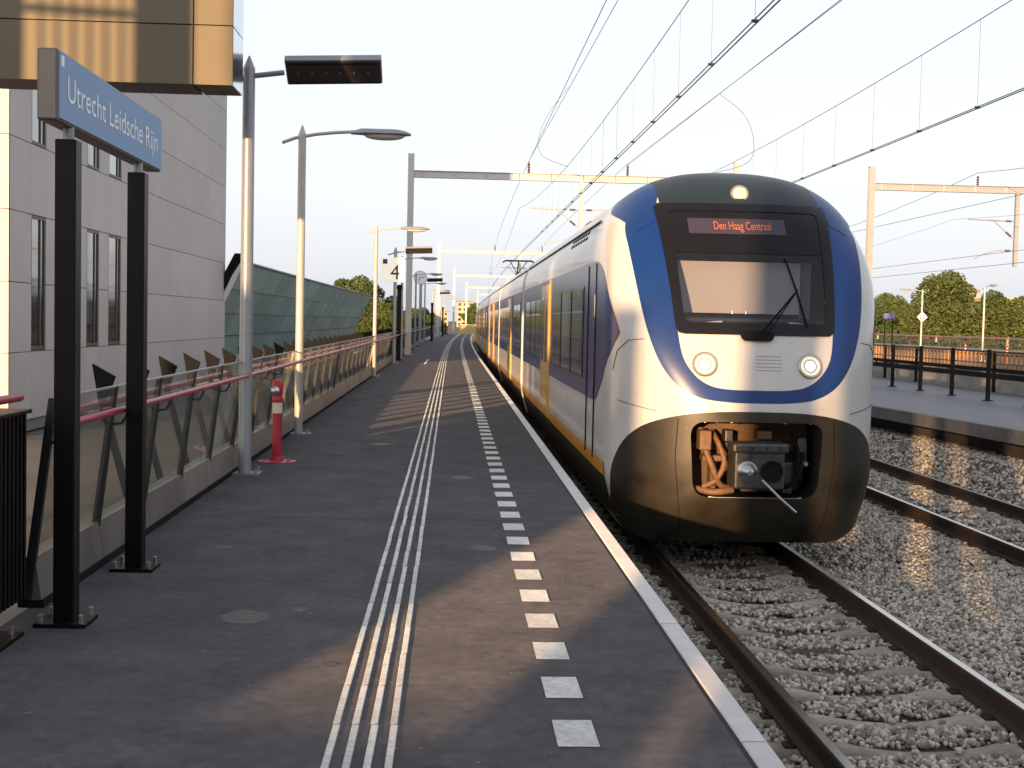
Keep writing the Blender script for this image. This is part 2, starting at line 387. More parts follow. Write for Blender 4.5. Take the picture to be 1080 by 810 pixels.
track(27.0, 'fourth railway track, farthest from the train', 0, 0, [4,60]+list(range(66,400,8)))
# stones
ph = (1+5**.5)/2
ico = np.array([(-1,ph,0),(1,ph,0),(-1,-ph,0),(1,-ph,0),(0,-1,ph),(0,1,ph),(0,-1,-ph),(0,1,-ph),(ph,0,-1),(ph,0,1),(-ph,0,-1),(-ph,0,1)])/1.9
icf = np.array([(0,11,5),(0,5,1),(0,1,7),(0,7,10),(0,10,11),(1,5,9),(5,11,4),(11,10,2),(10,7,6),(7,1,8),(3,9,4),(3,4,2),(3,2,6),(3,6,8),(3,8,9),(4,9,5),(2,4,11),(6,2,10),(8,6,7),(9,8,1)])
def scatter(name, regions, label=None):
    P = []; S = []
    for (x0,x1,y0,y1,dens,size) in regions:
        n = int((x1-x0)*(y1-y0)*dens); x = rng.uniform(x0,x1,n); y = rng.uniform(y0,y1,n)
        keep = np.ones(n, bool)
        for cx, ys in ((3.0, slY[1]), (7.2, slY[2])):
            for s in (-1,1): keep &= np.abs(x-(cx+s*.7525)) > .055
            ph_ = (y-ys[0]+.3) % .6 - .3
            on = (np.abs(x-cx) < 1.2) & (np.abs(ph_) < .125)
            keep &= ~(on & (rng.random(n) > .06))
        x, y = x[keep], y[keep]; n = len(x)
        s = size*rng.uniform(.6,1.25,n)
        z = -.957 + rng.uniform(-.02,.012,n)
        mound = np.clip(1-np.abs(x-5.1)/.8,0,1)*.035
        z += mound + .40*np.clip((x-8.35)/.9,0,1)
        P.append(np.stack([x+np.where(y>50,(y-50)**2/9000,0),y,z],1)); S.append(s)
    P = np.concatenate(P); S = np.concatenate(S); n = len(P)
    sh = rng.normal(0,.17,(24,12,3))+ico[None]
    V = sh[rng.integers(0,24,n)]
    q = rng.normal(size=(n,4)); q /= np.linalg.norm(q,axis=1)[:,None]
    w_,x_,y_,z_ = q.T
    Rm = np.stack([1-2*(y_**2+z_**2),2*(x_*y_-z_*w_),2*(x_*z_+y_*w_),2*(x_*y_+z_*w_),1-2*(x_**2+z_**2),2*(y_*z_-x_*w_),2*(x_*z_-y_*w_),2*(y_*z_+x_*w_),1-2*(x_**2+y_**2)],1).reshape(n,3,3)
    sc3 = rng.uniform(.65,1.15,(n,1,3))
    V = np.einsum('nij,nkj->nki', Rm, V*sc3)*S[:,None,None]*.5 + P[:,None,:]
    F = icf[None]+np.arange(n)[:,None,None]*12
    me = bpy.data.meshes.new(name); nv = n*12; nf = n*20
    me.vertices.add(nv); me.vertices.foreach_set('co', V.reshape(-1).astype(np.float32))
    me.loops.add(nf*3); me.loops.foreach_set('vertex_index', F.reshape(-1).astype(np.int32))
    me.polygons.add(nf); me.polygons.foreach_set('loop_start', np.arange(0,nf*3,3,dtype=np.int32))
    me.materials.append(MT['stone']); me.update(calc_edges=True); me.validate()
    return link(name, me)
gr = scatter('gravel', [(1.42,6.0,6.3,13.5,1050,.046),(1.42,4.5,13.5,15.5,350,.052),(6.0,10.4,10,16,480,.052),(4.5,6.0,13.5,17,500,.052),(4.5,10.0,16,30,330,.062),(4.5,9.5,30,62,60,.12)])
tag(gr, 'grey brown crushed stone ballast around the sleepers', kind='stuff'); gr['category'] = 'gravel'
# ------------------------------------------------------------------ TRAIN
TX, TY = 3.05, 12.5
HC = 1.3
def sec_w(h):
    if h <= .16: return .9
    if h < .45: return .9+.40*(1-(1-(h-.16)/.29)**2)**.5
    if h < 1.0: return 1.30+.12*math.sin((h-.45)/.55*math.pi/2)
    if h <= 3.0: return 1.42
    q = min(1,(h-3.0)/1.13); return 1.42*(max(0,1-q**2.9))**(1/2.45)
def sup(y, D, n): 
    if y >= D: return 1.0
    return (1-(1-y/D)**n)**(1/n)
sx_ = lambda y: sup(y,1.15,2.4)
szt = lambda y: sup(y,1.9,1.7)
szb = lambda y: sup(y,1.0,2.6)
def Pn(x, h):
    """point of the nose surface over (x, h); returns local x, y(back), h"""
    lo, hi = 1e-4, 2.4
    def ins(y):
        s = szt(y) if h > HC else szb(y)
        hh = HC+(h-HC)/s
        if hh > 4.13 or hh < .16: return False
        return abs(x)/sx_(y) <= sec_w(hh)
    if not ins(hi): return (x, hi, h)
    for _ in range(34):
        mid = (lo+hi)/2
        if ins(mid): hi = mid
        else: lo = mid
    return (x, hi, h)
def Pw(x, h, off=0.0):
    p = np.array(Pn(x,h)); 
    if off:
        e = .02
        a = np.array(Pn(x+e,h))-np.array(Pn(x-e,h)); b = np.array(Pn(x,h+e))-np.array(Pn(x,h-e))
        n_ = np.cross(a,b); n_ /= np.linalg.norm(n_)
        if n_[1] > 0: n_ = -n_
        p = p+n_*off
    return (TX+p[0], TY+p[1], p[2]-.76)
train = thing('passenger_train', 'blue and white commuter train with yellow doors standing beside the platform', 'train', (TX,TY,-.76))
def tbuild(mb, name, mats, parent=None, smooth=None, bevel=0):
    # all train meshes are written in world space; bend and shift to the train's origin
    mb.v = [(a+bend(b)-TX, b-TY, c+.76) for a, b, c in mb.v]
    return build(mb, name, mats, parent or train, smooth, bevel=bevel)
# section contour
hs = [.16,.165,.18,.22,.28,.36,.45,.6,.8,1.0,1.15,1.3,1.5,1.75,2.0,2.25,2.5,2.75,3.0] + [3.0+1.13*math.sin(math.pi/2*k/22) for k in range(1,22)] 
half = [(0,.16),(.5,.16),(.8,.16)] + [(sec_w(h),h) for h in hs] + [(sec_w(4.13-1e-5)*.6,4.1298),(0,4.13)]
hd = []
for i in range(len(half)-1):
    k = 2 if math.dist(half[i],half[i+1]) > .12 else 1
    for j in range(k): hd.append((half[i][0]+(half[i+1][0]-half[i][0])*j/k, half[i][1]+(half[i+1][1]-half[i][1])*j/k))
hd.append(half[-1])
loop = [(a,b) for a,b in hd] + [(-a,b) for a,b in hd[-2:0:-1]]
def ring(y):
    s1, s2, s3 = sx_(y), szt(y), szb(y)
    return [(TX+a*s1, TY+y, HC+(b-HC)*(s2 if b > HC else s3)-.76) for a, b in loop]
ysn = [.0008,.004,.012,.025,.045,.07,.1,.135,.175,.22,.27,.33,.39,.46,.53,.61,.7,.79,.88,.98,1.08,1.18,1.3,1.43,1.57,1.72,1.9,2.1,2.35,2.7,3.2]
rows = [ring(y) for y in ysn]
nose = MB(); nose.loft(rows, closed=True); nose.add(rows[0], [tuple(range(len(loop)))[::-1]])
# openings: windscreen and coupler recess
def in_open(ps):
    q = [(abs(p[0]-TX), p[1]-TY, p[2]+.76) for p in ps]
    if all(y < 1.9 and 2.345 < h < 3.705 and x < .79+.094*(h-2.335) for x,y,h in q): return True
    return all(y < .8 and .645 < h < 1.56-.16*max(0,x-.45) and x < .745 for x,y,h in q)
kf = []
for f in nose.f:
    if len(f) == 4 and not in_open([nose.v[i] for i in f]): kf.append(f)
nose.f = kf; nose.m = [0]*len(kf)
# roof colouring above hr 3.75 handled by separate patches
tbuild(nose, 'nose_shell', MT['t_white'], smooth=50)
def patch(name, A, B, ns, off, mt, closed=False, parent=None, smooth=60):
    m = MB(); rows = []
    for k in range(ns+1):
        t = k/ns
        rows.append([Pw(a[0]+(b[0]-a[0])*t, a[1]+(b[1]-a[1])*t, off) for a, b in zip(A,B)])
    m.loft(rows, closed=closed)
    return tbuild(m, name, mt, parent, smooth)
def mirror(half_pts): return [(-a,b) for a,b in half_pts[::-1]] + half_pts[1:]
def rrect(pts, r, n=6):
    out = []; k = len(pts)
    for i in range(k):
        p = Vector(pts[i]); a = (Vector(pts[i-1])-p); b = (Vector(pts[(i+1)%k])-p)
        ra = min(r, a.length*.45); rb = min(r, b.length*.45)
        pa = p+a.normalized()*ra; pb = p+b.normalized()*rb
        for j in range(n+1):
            t = j/n; q = pa*(1-t)**2 + p*2*t*(1-t) + pb*t*t; out.append((q.x,q.y))
    return out
def dens(pts, n):
    """resample closed polygon to n points, even arc length"""
    k = len(pts); L = [0]
    for i in range(k): L.append(L[-1]+math.dist(pts[i],pts[(i+1)%k]))
    out = []; j = 0
    for q in range(n):
        s = L[-1]*q/n
        while L[j+1] < s: j += 1
        t = (s-L[j])/max(1e-9,L[j+1]-L[j]); a = pts[j]; b = pts[(j+1)%k]
        out.append((a[0]+(b[0]-a[0])*t, a[1]+(b[1]-a[1])*t))
    return out
# blue U band
xo = [0,.30,.58,.80,.96,1.07,1.14,1.185,1.215,1.225,1.15,.985]
ho = [1.665,1.67,1.71,1.83,2.04,2.33,2.65,2.95,3.22,3.44,3.66,3.84]
xi = [0,.28,.48,.63,.74,.785,.805,.835,.865,.89,.90,.84]
hi_ = [1.79,1.795,1.83,1.93,2.10,2.34,2.60,2.90,3.20,3.50,3.70,3.83]
bo = mirror(pchip(xo,ho,6)); bi = mirror(pchip(xi,hi_,6))
patch('blue_band', bo, bi, 8, .005, MT['t_blue'])
# blue top shoulders run back along the roof edge
HT = 4.1299
def sec_h(x):                      # section height parameter whose half width is x
    lo, hi = 3.0, HT
    for _ in range(30):
        mid = (lo+hi)/2
        if sec_w(mid) > x: lo = mid
        else: hi = mid
    return lo
for s in (-1,1):
    m = MB(); rows = []
    for y in np.linspace(1.0,3.3,26):
        s1, s2 = sx_(y), szt(y)
        Hl = float(np.interp(y,[1.0,1.15,1.4,1.8,2.6,3.3],[3.40,3.48,3.56,3.64,3.84,4.02]))
        h0 = min(HC+(Hl-HC)/s2, HT-.002); xin = float(np.interp(y,[1.0,1.35,1.6],[.93,.86,.74])); h1 = max(h0+.001, sec_h(xin/s1))
        r = []
        for k in range(15):
            h = h0+(h1-h0)*k/14
            r.append((TX+s*(sec_w(h)*s1+.005), TY+y-.004, HC+(h-HC)*s2-.76+.007))
        rows.append(r)
    m.loft(rows if s > 0 else rows[::-1]); tbuild(m, 'blue_shoulder', MT['t_blue'], smooth=60)
# dark roof cap above the windscreen
m = MB(); rows = []
for k in range(-18,19):
    a = k/18*.86; r = []
    y0 = Pn(a,3.715)[1]
    for j in range(24):
        y = y0+(4.0-y0)*(j/23)**1.4
        r.append((TX+a, TY+y-.006, HC+(sec_h(abs(a)/sx_(y))-HC)*szt(y)-.76+.014))
    rows.append(r)
m.loft(rows[::-1]); tbuild(m, 'roof_cap', MT['t_roof'], smooth=60)
# windscreen surround: outer contour, inner = glass contour
so = dens(rrect([(-.80,2.335),(.80,2.335),(.93,3.72),(-.93,3.72)], .07), 96)
gi = dens(rrect([(-.715,2.455),(.715,2.455),(.80,3.63),(-.80,3.63)], .05), 96)
patch('windscreen_surround', so, gi, 8, .014, MT['t_black'], closed=True)
lo_ = [(-.72+1.44*k/20,2.40) for k in range(21)]; up_ = [(-.765+1.53*k/20,3.17) for k in range(21)]
patch('windscreen', lo_, up_, 16, .004, MT['t_glass'])
lo_ = [(-.775+1.55*k/20,3.17) for k in range(21)]; up_ = [(-.80+1.60*k/20,3.24) for k in range(21)]
patch('windscreen_crossbar', lo_, up_, 3, .009, MT['t_black'])
lo_ = [(-.785+1.57*k/20,3.24) for k in range(21)]; up_ = [(-.805+1.61*k/20,3.64) for k in range(21)]
disp = patch('display_glass', lo_, up_, 8, .008, MT['t_black'])
lo_ = [(-.60+1.02*k/20,3.375) for k in range(21)]; up_ = [(-.60+1.02*k/20,3.545) for k in range(21)]
patch('display_screen', lo_, up_, 6, .013, MT['led_dim'], parent=disp)
def text_mesh(body, size, name, mt, extrude=0):
    cu = bpy.data.curves.new(name, 'FONT'); cu.body = body; cu.size = size; cu.align_x = 'LEFT'; cu.extrude = extrude; cu.resolution_u = 4
    o = bpy.data.objects.new(name, cu); sc.collection.objects.link(o)
    dg = bpy.context.evaluated_depsgraph_get(); dg.update()
    me = bpy.data.meshes.new_from_object(o.evaluated_get(dg)); sc.collection.objects.unlink(o); bpy.data.objects.remove(o)
    me.materials.clear(); me.materials.append(mt); me.name = name
    return me
me = text_mesh('Den Haag Centraal', .13, 'display_text', MT['led'])
xsv = [v.co.x for v in me.vertices]; w0, w1 = min(xsv), max(xsv)
for v in me.vertices:
    a = -.335+(v.co.x-w0)/(w1-w0)*.60; h = 3.42+v.co.y
    p = Pw(a, h, .018); v.co = (p[0]-TX, p[1]-TY, p[2]+.76)
link('display_text', me, disp)
# cab interior
cab = MB(); cab.box(TX-1.0,TX+1.0,TY+1.55,TY+1.6,.85,2.75); tbuild(cab, 'cab_back_wall', MT['t_in'])
m = MB(); m.hexa([(TX-.98,TY+.75,.9),(TX+.98,TY+.75,.9),(TX+.98,TY+1.55,.9),(TX-.98,TY+1.55,.9),(TX-.80,TY+.42,1.72),(TX+.80,TY+.42,1.72),(TX+.98,TY+1.55,1.80),(TX-.98,TY+1.55,1.80)])
desk = tbuild(m, 'driver_desk', MT['t_in'])
for x in (-.12,.02): 
    m = MB(); m.lathe([(.012,0),(.012,.03)], (TX+x-.08,TY+.44,1.79), 8); tbuild(m, 'desk_lamp', MT['bolt'], desk)
m = MB(); m.box(TX-.70,TX+.60,TY+.86,TY+.875,1.80,2.34); tbuild(m, 'sun_blind', MT['t_blind'])
m = MB(); m.box(TX+.62,TX+.74,TY+.95,TY+1.5,1.6,2.35); tbuild(m, 'cab_side_trim', MT['t_lilac'])
m = MB(); m.box(TX-.85,TX+.85,TY+1.0,TY+1.5,2.42,2.46); tbuild(m, 'cab_ceiling', MT['t_in'])
# white inner panel is the shell; headlights
for i, x in enumerate((-.53,.53)):
    p = Vector(Pw(x,2.04,0)); q = Vector(Pw(x,2.04,1))-p; q.normalize()
    def disc(prof, nm, mt, parent=None):
        m = MB(); m.lathe(prof, (0,0,0), 28)
        rot = q.to_track_quat('Z','Y').to_matrix()
        m.v = [tuple(rot@Vector(v)+p) for v in m.v]; return tbuild(m, nm, mt, parent, smooth=35)
    h = disc([(.128,-.03),(.128,.012),(.118,.02),(.100,.02),(.095,.010)], 'headlight', MT['t_ring'])
    disc([(.097,-.03),(.094,.013),(.084,.016),(.08,.006),(.055,-.02),(.004,-.022)], 'headlight_reflector', MT['t_refl'], h)
    disc([(.066,-.02),(.066,.006),(.04,.014),(.004,.016)], 'headlight_lens', MT['t_lamp'], h)
    for k in range(3):
        disc([(.062+.011*k,-.01),(.062+.011*k,.009+.002*k),(.058+.011*k,.009+.002*k),(.058+.011*k,-.01)], 'lens_ring', MT['t_refl'], h)
p = Vector(Pw(.0,3.83,0)); q = Vector(Pw(0,3.83,1))-p; q = Vector((0,-.95,.3)).normalized()
m = MB(); m.lathe([(.10,-.08),(.10,.05),(.09,.062),(.078,.062),(.072,.045)], (0,0,0), 24); rot = q.to_track_quat('Z','Y').to_matrix()
m.v = [tuple(rot@Vector(v)+p) for v in m.v]; tl = tbuild(m, 'top_lamp', MT['t_ring'], smooth=35)
m = MB(); m.lathe([(.073,.0),(.073,.05),(.05,.058),(.004,.062)], (0,0,0), 24); m.v = [tuple(rot@Vector(v)+p) for v in m.v]; tbuild(m, 'top_lamp_lens', mat('top_lamp_glass', (.75,.66,.5), .15, coat=1), tl, smooth=35)
# wiper
wm = dens(rrect([(-.16,2.27),(.16,2.27),(.18,2.37),(-.18,2.37)], .05), 32)
cen = [(0,2.32)]*32
wp = patch('wiper_mount', wm, cen, 3, .035, MT['black_matt'], closed=True)
def path_on(pts, off, n=8):
    out = []
    for i in range(len(pts)-1):
        for k in range(n): t = k/n; out.append(Pw(pts[i][0]+(pts[i+1][0]-pts[i][0])*t, pts[i][1]+(pts[i+1][1]-pts[i][1])*t, off))
    out.append(Pw(*pts[-1], off)); return out
m = MB(); m.tube(path_on([(.05,2.36),(.44,2.78)],.05), .012, 6); tbuild(m, 'wiper_arm', MT['black_matt'], wp)
m = MB(); m.tube(path_on([(.10,2.34),(.44,2.78)],.04), .007, 6); tbuild(m, 'wiper_arm', MT['black_matt'], wp)
m = MB(); m.tube(path_on([(.36,3.12),(.44,2.78),(.52,2.42)],.018), .011, 6); tbuild(m, 'wiper_blade', MT['black_matt'], wp)
# skirt: hole contour to outer contour
hole = dens(rrect([(-.62,.72),(.62,.72),(.67,1.475),(-.67,1.475)], .16), 120)
outer_pts = pchip([0,.45,.80,1.08,1.25,1.335,1.36,1.33,1.27,1.12,.8,.4,0], [1.58,1.57,1.52,1.42,1.26,1.05,.85,.58,.38,.24,.185,.175,.175], 6)
outer = [(a,b) for a,b in outer_pts] + [(-a,b) for a,b in outer_pts[-2:0:-1]]
outer = outer[::-1]
# align by angle about the hole centre
def by_angle(poly, c, angs):
    res = []
    n = len(poly)
    for a in angs:
        d = (math.cos(a), math.sin(a)); best = None
        for i in range(n):
            p, q = poly[i], poly[(i+1)%n]
            ex, ey = q[0]-p[0], q[1]-p[1]; den = d[0]*ey-d[1]*ex
            if abs(den) < 1e-12: continue
            t = ((p[0]-c[0])*ey-(p[1]-c[1])*ex)/den; u = ((p[0]-c[0])*d[1]-(p[1]-c[1])*d[0])/den
            if t > 0 and -1e-6 <= u <= 1+1e-6 and (best is None or t > best): best = t
        res.append((c[0]+d[0]*best, c[1]+d[1]*best))
    return res
angs = [2*math.pi*k/120 for k in range(120)]
H2 = by_angle(hole,(0,1.1),angs); O2 = by_angle(outer,(0,1.1),angs)
patch('skirt', O2, H2, 14, .012, MT['t_skirt'], closed=True)
# rim of the recess, going inward
m = MB(); r0 = [Pw(a,b,.012) for a,b in H2]; r1 = [(p[0],p[1]+.10,p[2]) for p in r0]; r2 = [(TX+(p[0]-TX)*.98,TY+.62,p[2]) for p in r0]
m.loft([r0,r1,r2], closed=True); rec = tbuild(m, 'coupler_recess', MT['black_matt'], smooth=40)
m = MB(); m.box(TX-.7,TX+.7,TY+.6,TY+.63,-.12,.78); tbuild(m, 'recess_back', MT['recess'], rec)
m = MB(); m.box(TX-.62,TX+.62,TY+.45,TY+.60,.40,.47); tbuild(m, 'recess_bar', MT['recess'], rec)
# coupler
m = MB(); m.box(TX-.24,TX+.26,TY-.06,TY+.30,.06,.47); cp = tbuild(m, 'coupler_head', MT['coupler'], bevel=.02)
m = MB(); m.box(TX-.27,TX+.29,TY-.10,TY+.2,.42,.52); tbuild(m, 'coupler_top', MT['coupler'], cp, bevel=.025)
m = MB(); m.lathe([(.10,0),(.10,-.03),(.075,-.05),(.045,-.12),(.02,-.14)], (TX-.12,TY-.06,.24), 24, axis='Y'); tbuild(m, 'coupler_cone', MT['silver'], cp, smooth=35)
m = MB(); m.lathe([(.11,0),(.11,-.02),(.09,-.02),(.085,-.004)], (TX+.13,TY-.061,.24), 24, axis='Y'); tbuild(m, 'coupler_socket', MT['black_matt'], cp, smooth=35)
m = MB(); m.tube([(TX+.02,TY-.12,.16),(TX+.2,TY-.2,-.02),(TX+.34,TY-.22,-.14)], .012, 6); tbuild(m, 'uncoupling_rod', MT['silver'], cp)
m = MB(); m.box(TX-.08,TX+.12,TY+.28,TY+.62,.15,.35); tbuild(m, 'coupler_shank', MT['coupler'], cp)
for nm, pts, r in (('hose', [(-.52,.25,.62),(-.50,.12,.45),(-.42,.08,.25),(-.34,.12,.08),(-.22,.2,.03)], .032),
                   ('hose', [(-.40,.30,.60),(-.36,.15,.50),(-.30,.1,.30),(-.38,.1,.12),(-.50,.15,.05)], .028),
                   ('hose', [(-.56,.2,.02),(-.40,.1,.0),(-.2,.12,.02)], .035),
                   ('hose', [(.52,.3,.5),(.50,.12,.3),(.40,.1,.1),(.28,.16,.05)], .025),
                   ('hose', [(.42,.3,.6),(.46,.14,.4),(.44,.1,.22),(.5,.2,.08)], .02)):
    m = MB(); xs_ = pchip([p[0] for p in pts],[p[1] for p in pts],5); zs_ = pchip([p[2] for p in pts],[0]*len(pts),5)
    m.tube([(TX+a[0],TY+.06+a[1],b[0]) for a,b in zip(xs_,zs_)], r, 8); tbuild(m, nm, MT['hose'] if pts[0][0] < 0 else MT['black_matt'], rec, smooth=50)
for k_,(x0_,x1_,z0_,z1_,c_) in enumerate([(-.5,-.3,.30,.36,'hose'),(.32,.42,-.02,.30,'coupler'),(.46,.56,.30,.55,'coupler'),(-.28,-.2,.50,.62,'coupler'),(.05,.2,.53,.62,'hose'),(-.42,-.36,.0,.3,'recess')]):
    m = MB(); m.box(TX+x0_,TX+x1_,TY+.24,TY+.42,z0_,z1_); tbuild(m,'recess_fitting',MT[c_],rec,bevel=.012)
for k_ in range(4):
    m = MB(); m.tube([(TX-.22+.14*k_,TY-.115,.47),(TX-.22+.14*k_,TY-.09,.47)],.016,8); tbuild(m,'coupler_bolt',MT['dark_metal'],cp)
m = MB(); m.box(TX-.56,TX-.44,TY+.12,TY+.3,.42,.62); tbuild(m, 'valve_box', MT['hose'], rec, bevel=.015)
m = MB(); m.lathe([(.035,0),(.035,-.06),(.02,-.08)], (TX+.52,TY+.2,.30), 12, axis='Y'); tbuild(m, 'valve_cap', MT['silver'], rec, smooth=35)
# louvres in skirt
for s in (-1,1):
    for k in range(7):
        h = .72+k*.038
        A = [(s*(.82+.34*j/10), h) for j in range(11)]; B = [(a, h+.020) for a,_ in A]
        patch('louvre', A, B, 2, .024, MT['t_skirt'])
for s in (-1,1):
    m = MB(); m.tube(path_on([(s*.78,1.50),(s*.80,1.10),(s*.76,.72),(s*.70,.28)],.013,6), .005, 4); tbuild(m, 'skirt_seam', MT['black_matt'])
    for (a_,b_) in ((.70,1.40),(.70,.80),(.88,1.30),(.90,.62),(1.05,1.20),(1.08,.68),(.40,.60),(.15,.60)):
        p = Vector(Pw(s*a_,b_,.012)); q = (Vector(Pw(s*a_,b_,1))-p).normalized(); m = MB(); m.tube([p-q*.004,p+q*.006],.012,8); tbuild(m,'skirt_bolt',MT['dark_metal'])
# seam lines on the white nose
for s in (-1,1):
    m = MB(); m.tube(path_on([(s*.98,1.56),(s*1.18,1.60),(s*1.33,1.64)],.002,6), .0035, 4); tbuild(m, 'panel_seam', MT['black_matt'])
for s in (-1,1):
    m = MB(); m.tube(path_on([(s*1.11,2.28),(s*1.25,2.26),(s*1.34,2.15),(s*1.37,1.95)],.002,6), .004, 4); tbuild(m, 'panel_seam', MT['black_matt'])
for k in range(5):
    m = MB(); m.tube(path_on([(-.02,2.13-.035*k),(.24,2.13-.035*k)],.001,6), .0035, 4); tbuild(m, 'air_slot', MT['t_lilac'])
# --- side
def side_x(y, h):
    s = szt(y) if h > HC else szb(y)
    return sec_w(HC+(h-HC)/s if s > 0 else h)*sx_(y) if y < 1.95 else sec_w(h)
def side_patch(name, lower, upper, s, off, mt, nh=10, parent=None):
    """lower/upper: lists of (y_local, h)"""
    m = MB(); rows = []
    for k in range(nh+1):
        t = k/nh
        r = []
        for a, b in zip(lower, upper):
            y = a[0]+(b[0]-a[0])*t; h = a[1]+(b[1]-a[1])*t
            if y < .3: y = .3
            r.append((TX+s*(side_x(y,h)+off), TY+y-(.3*off if y < 1.5 else 0), h-.76))
        rows.append(r)
    m.loft(rows); return tbuild(m, name, mt, parent, smooth=60)
cars = [(3.2,16.7),(17.5,31.5),(32.3,46.3),(47.1,61.1),(61.9,75.9),(76.7,97)]
for ci, (a, b) in enumerate(cars):
    m = MB(); yy = np.arange(a, b+.01, (b-a)/4)
    m.loft([[(p[0],TY+y,p[2]) for p in ring(3)] for y in yy], closed=True)
    e = [(p[0],TY+b,p[2]) for p in ring(3)]; m.add(e, [tuple(range(len(e)))])
    e = [(p[0],TY+a,p[2]) for p in ring(3)]
    if ci: m.add(e, [tuple(range(len(e)))[::-1]])
    car = tbuild(m, 'car_body', MT['t_white'], smooth=50)
    # roof
    m = MB(); m.loft([[(TX+k/10*.95, TY+y, HC+0+ (lambda aa: [h for h in np.linspace(4.1299,3.0,200) if sec_w(h) >= aa][0])(abs(k/10*.95))-HC-.76+.012) for k in range(-10,11)] for y in yy]); tbuild(m, 'roof_panel', MT['t_roofgrey'], smooth=50)
    if ci < len(cars)-1:
        c2 = cars[ci+1][0]; m = MB()
        sh = lambda y: [(TX+(p[0]-TX)*.93, TY+y, (p[2])*.95) for p in ring(3)]
        nb = 9; rws = []
        for q in range(nb):
            yq = b+(c2-b)*q/(nb-1); f = .93 if q % 2 else .87
            rws.append([(TX+(p[0]-TX)*f, TY+yq, (p[2]-1)*f+1) for p in ring(3)])
        m.loft(rws, closed=True); tbuild(m, 'gangway_bellows', MT['black_matt'])
    for s in (-1,1):
        y0 = 2.0 if ci == 0 else a+.05
        # yellow line and dark sill
        for (h0,h1,mt_,nm,of) in ((.80,.96,MT['t_yellow'],'yellow_stripe',.004),(.34,.80,MT['t_skirt'],'side_skirt',.004)):
            st0 = 1.0 if ci == 0 else a
            lo1 = [(y_,h0) for y_ in np.linspace(st0,b,24)]; up1 = [(y_,h1) for y_ in np.linspace(st0+(.0 if nm!='yellow_stripe' else .0),b,24)]
            side_patch(nm, lo1, up1, s, of, mt_, 3)
        if ci == 0:
            # pointed front window band
            lowb = pchip([.62,.85,1.2,1.6,1.95,3.2],[2.33,2.10,1.85,1.66,1.56,1.55],6); upb = pchip([.62,.8,1.05,1.4,1.95,3.2],[2.35,2.60,2.83,3.0,3.12,3.14],6)
            band = side_patch('window_band', lowb, upb, s, .006, MT['t_blue'] if False else MT['t_band'], 12)
            side_patch('window_band', [(3.2,1.55),(b-.1,1.55)], [(3.2,3.14),(b-.1,3.14)], s, .006, MT['t_band'], 2)
        else:
            side_patch('window_band', [(a+.1,1.55),(b-.1,1.55)], [(a+.1,3.14),(b-.1,3.14)], s, .006, MT['t_band'], 2)
        doors = {0:[8.8],1:[22.6],2:[37.2,43.0],3:[50.5,57.5],4:[65.5,72.5],5:[80.5,88]}[ci]
        X = TX+s*1.42
        def bx(x0,x1,ya,yb,h0,h1,nm,mt_,par=None,bev=0):
            mm = MB(); mm.box(min(X+s*x0,X+s*x1),max(X+s*x0,X+s*x1),TY+ya,TY+yb,h0-.76,h1-.76); return tbuild(mm, nm, mt_, par, bevel=bev)
        for d in doors:
            for k in (0,1):
                ya = d+k*.86
                dr = bx(.0,.030,ya,ya+.84,.86,3.06,'door_leaf',MT['t_door'],None,.006)
                bx(.0301,.034,ya+.17,ya+.67,1.75,2.85,'door_window',MT['t_win'],dr)
            bx(.0,.022,d-.09,d-.01,.84,3.12,'door_frame',MT['t_door']); bx(.0,.022,d+1.71,d+1.79,.84,3.12,'door_frame',MT['t_door'])
        if ci == 0:
            for q in (1.95,2.75):
                bx(.0,.014,q,q+.035,.9,3.1,'crew_door_seam',MT['black_matt'])
            for q in (1.6,2.5): bx(.0,.02,2.02,2.04,q,q+.25,'crew_door_handle',MT['silver'])
        y = (3.3 if ci == 0 else a+.5)
        while y+1.5 < b-.4:
            if not any(y < d+1.95 and y+1.5 > d-.2 for d in doors):
                wf = bx(.007,.012,y,y+1.5,1.75,2.88,'side_window_frame',MT['t_black'])
                bx(.0125,.015,y+.05,y+1.45,1.79,2.84,'side_window',MT['t_win'],wf)
                bx(.0155,.019,y+.05,y+1.45,2.55,2.58,'window_bar',MT['t_lilac'],wf)
                y += 1.62
            else: y += .2
        # grille slots on the cant rail
        if ci == 0 and s < 0:
            for r_ in range(3):
                for q in range(7):
                    yq = 3.6+q*.33; h = 3.47+r_*.07; mm = MB(); xw = sec_w(h)+.004; xw2 = sec_w(h+.045)+.004
                    mm.add([(TX-xw,TY+yq,h-.76),(TX-xw,TY+yq+.2,h-.76),(TX-xw2,TY+yq+.2,h+.045-.76),(TX-xw2,TY+yq,h+.045-.76)],[(0,3,2,1)]); tbuild(mm,'vent_slot',MT['black_matt'])
        mm = MB(); mm.tube([(TX+s*(sec_w(3.62)+.006),TY+2.6 if ci==0 else TY+a,3.62-.76),(TX+s*(sec_w(3.62)+.006),TY+b,3.62-.76)],.020,5); tbuild(mm,'roof_gutter',MT['dark_metal'])
# bogies
for yb in (2.6, 15.5, 31.9, 46.7, 61.5, 76.3, 92):
    m = MB(); m.box(TX-1.05,TX+1.05,TY+yb-.3,TY+yb+2.8,-.45,-.12); bg_ = tbuild(m, 'bogie', MT['black_matt'])
    for q in (.1,2.3):
        m = MB()
        for s in (-1,1): m.lathe([(.44,-.06),(.46,-.06),(.43,.06),(.1,.07)], (TX+s*.75,TY+yb+q,-.32), 24, axis='X')
        m.tube([(TX-.75,TY+yb+q,-.32),(TX+.75,TY+yb+q,-.32)],.08,8); tbuild(m, 'wheelset', MT['dark_metal'], bg_, smooth=35)
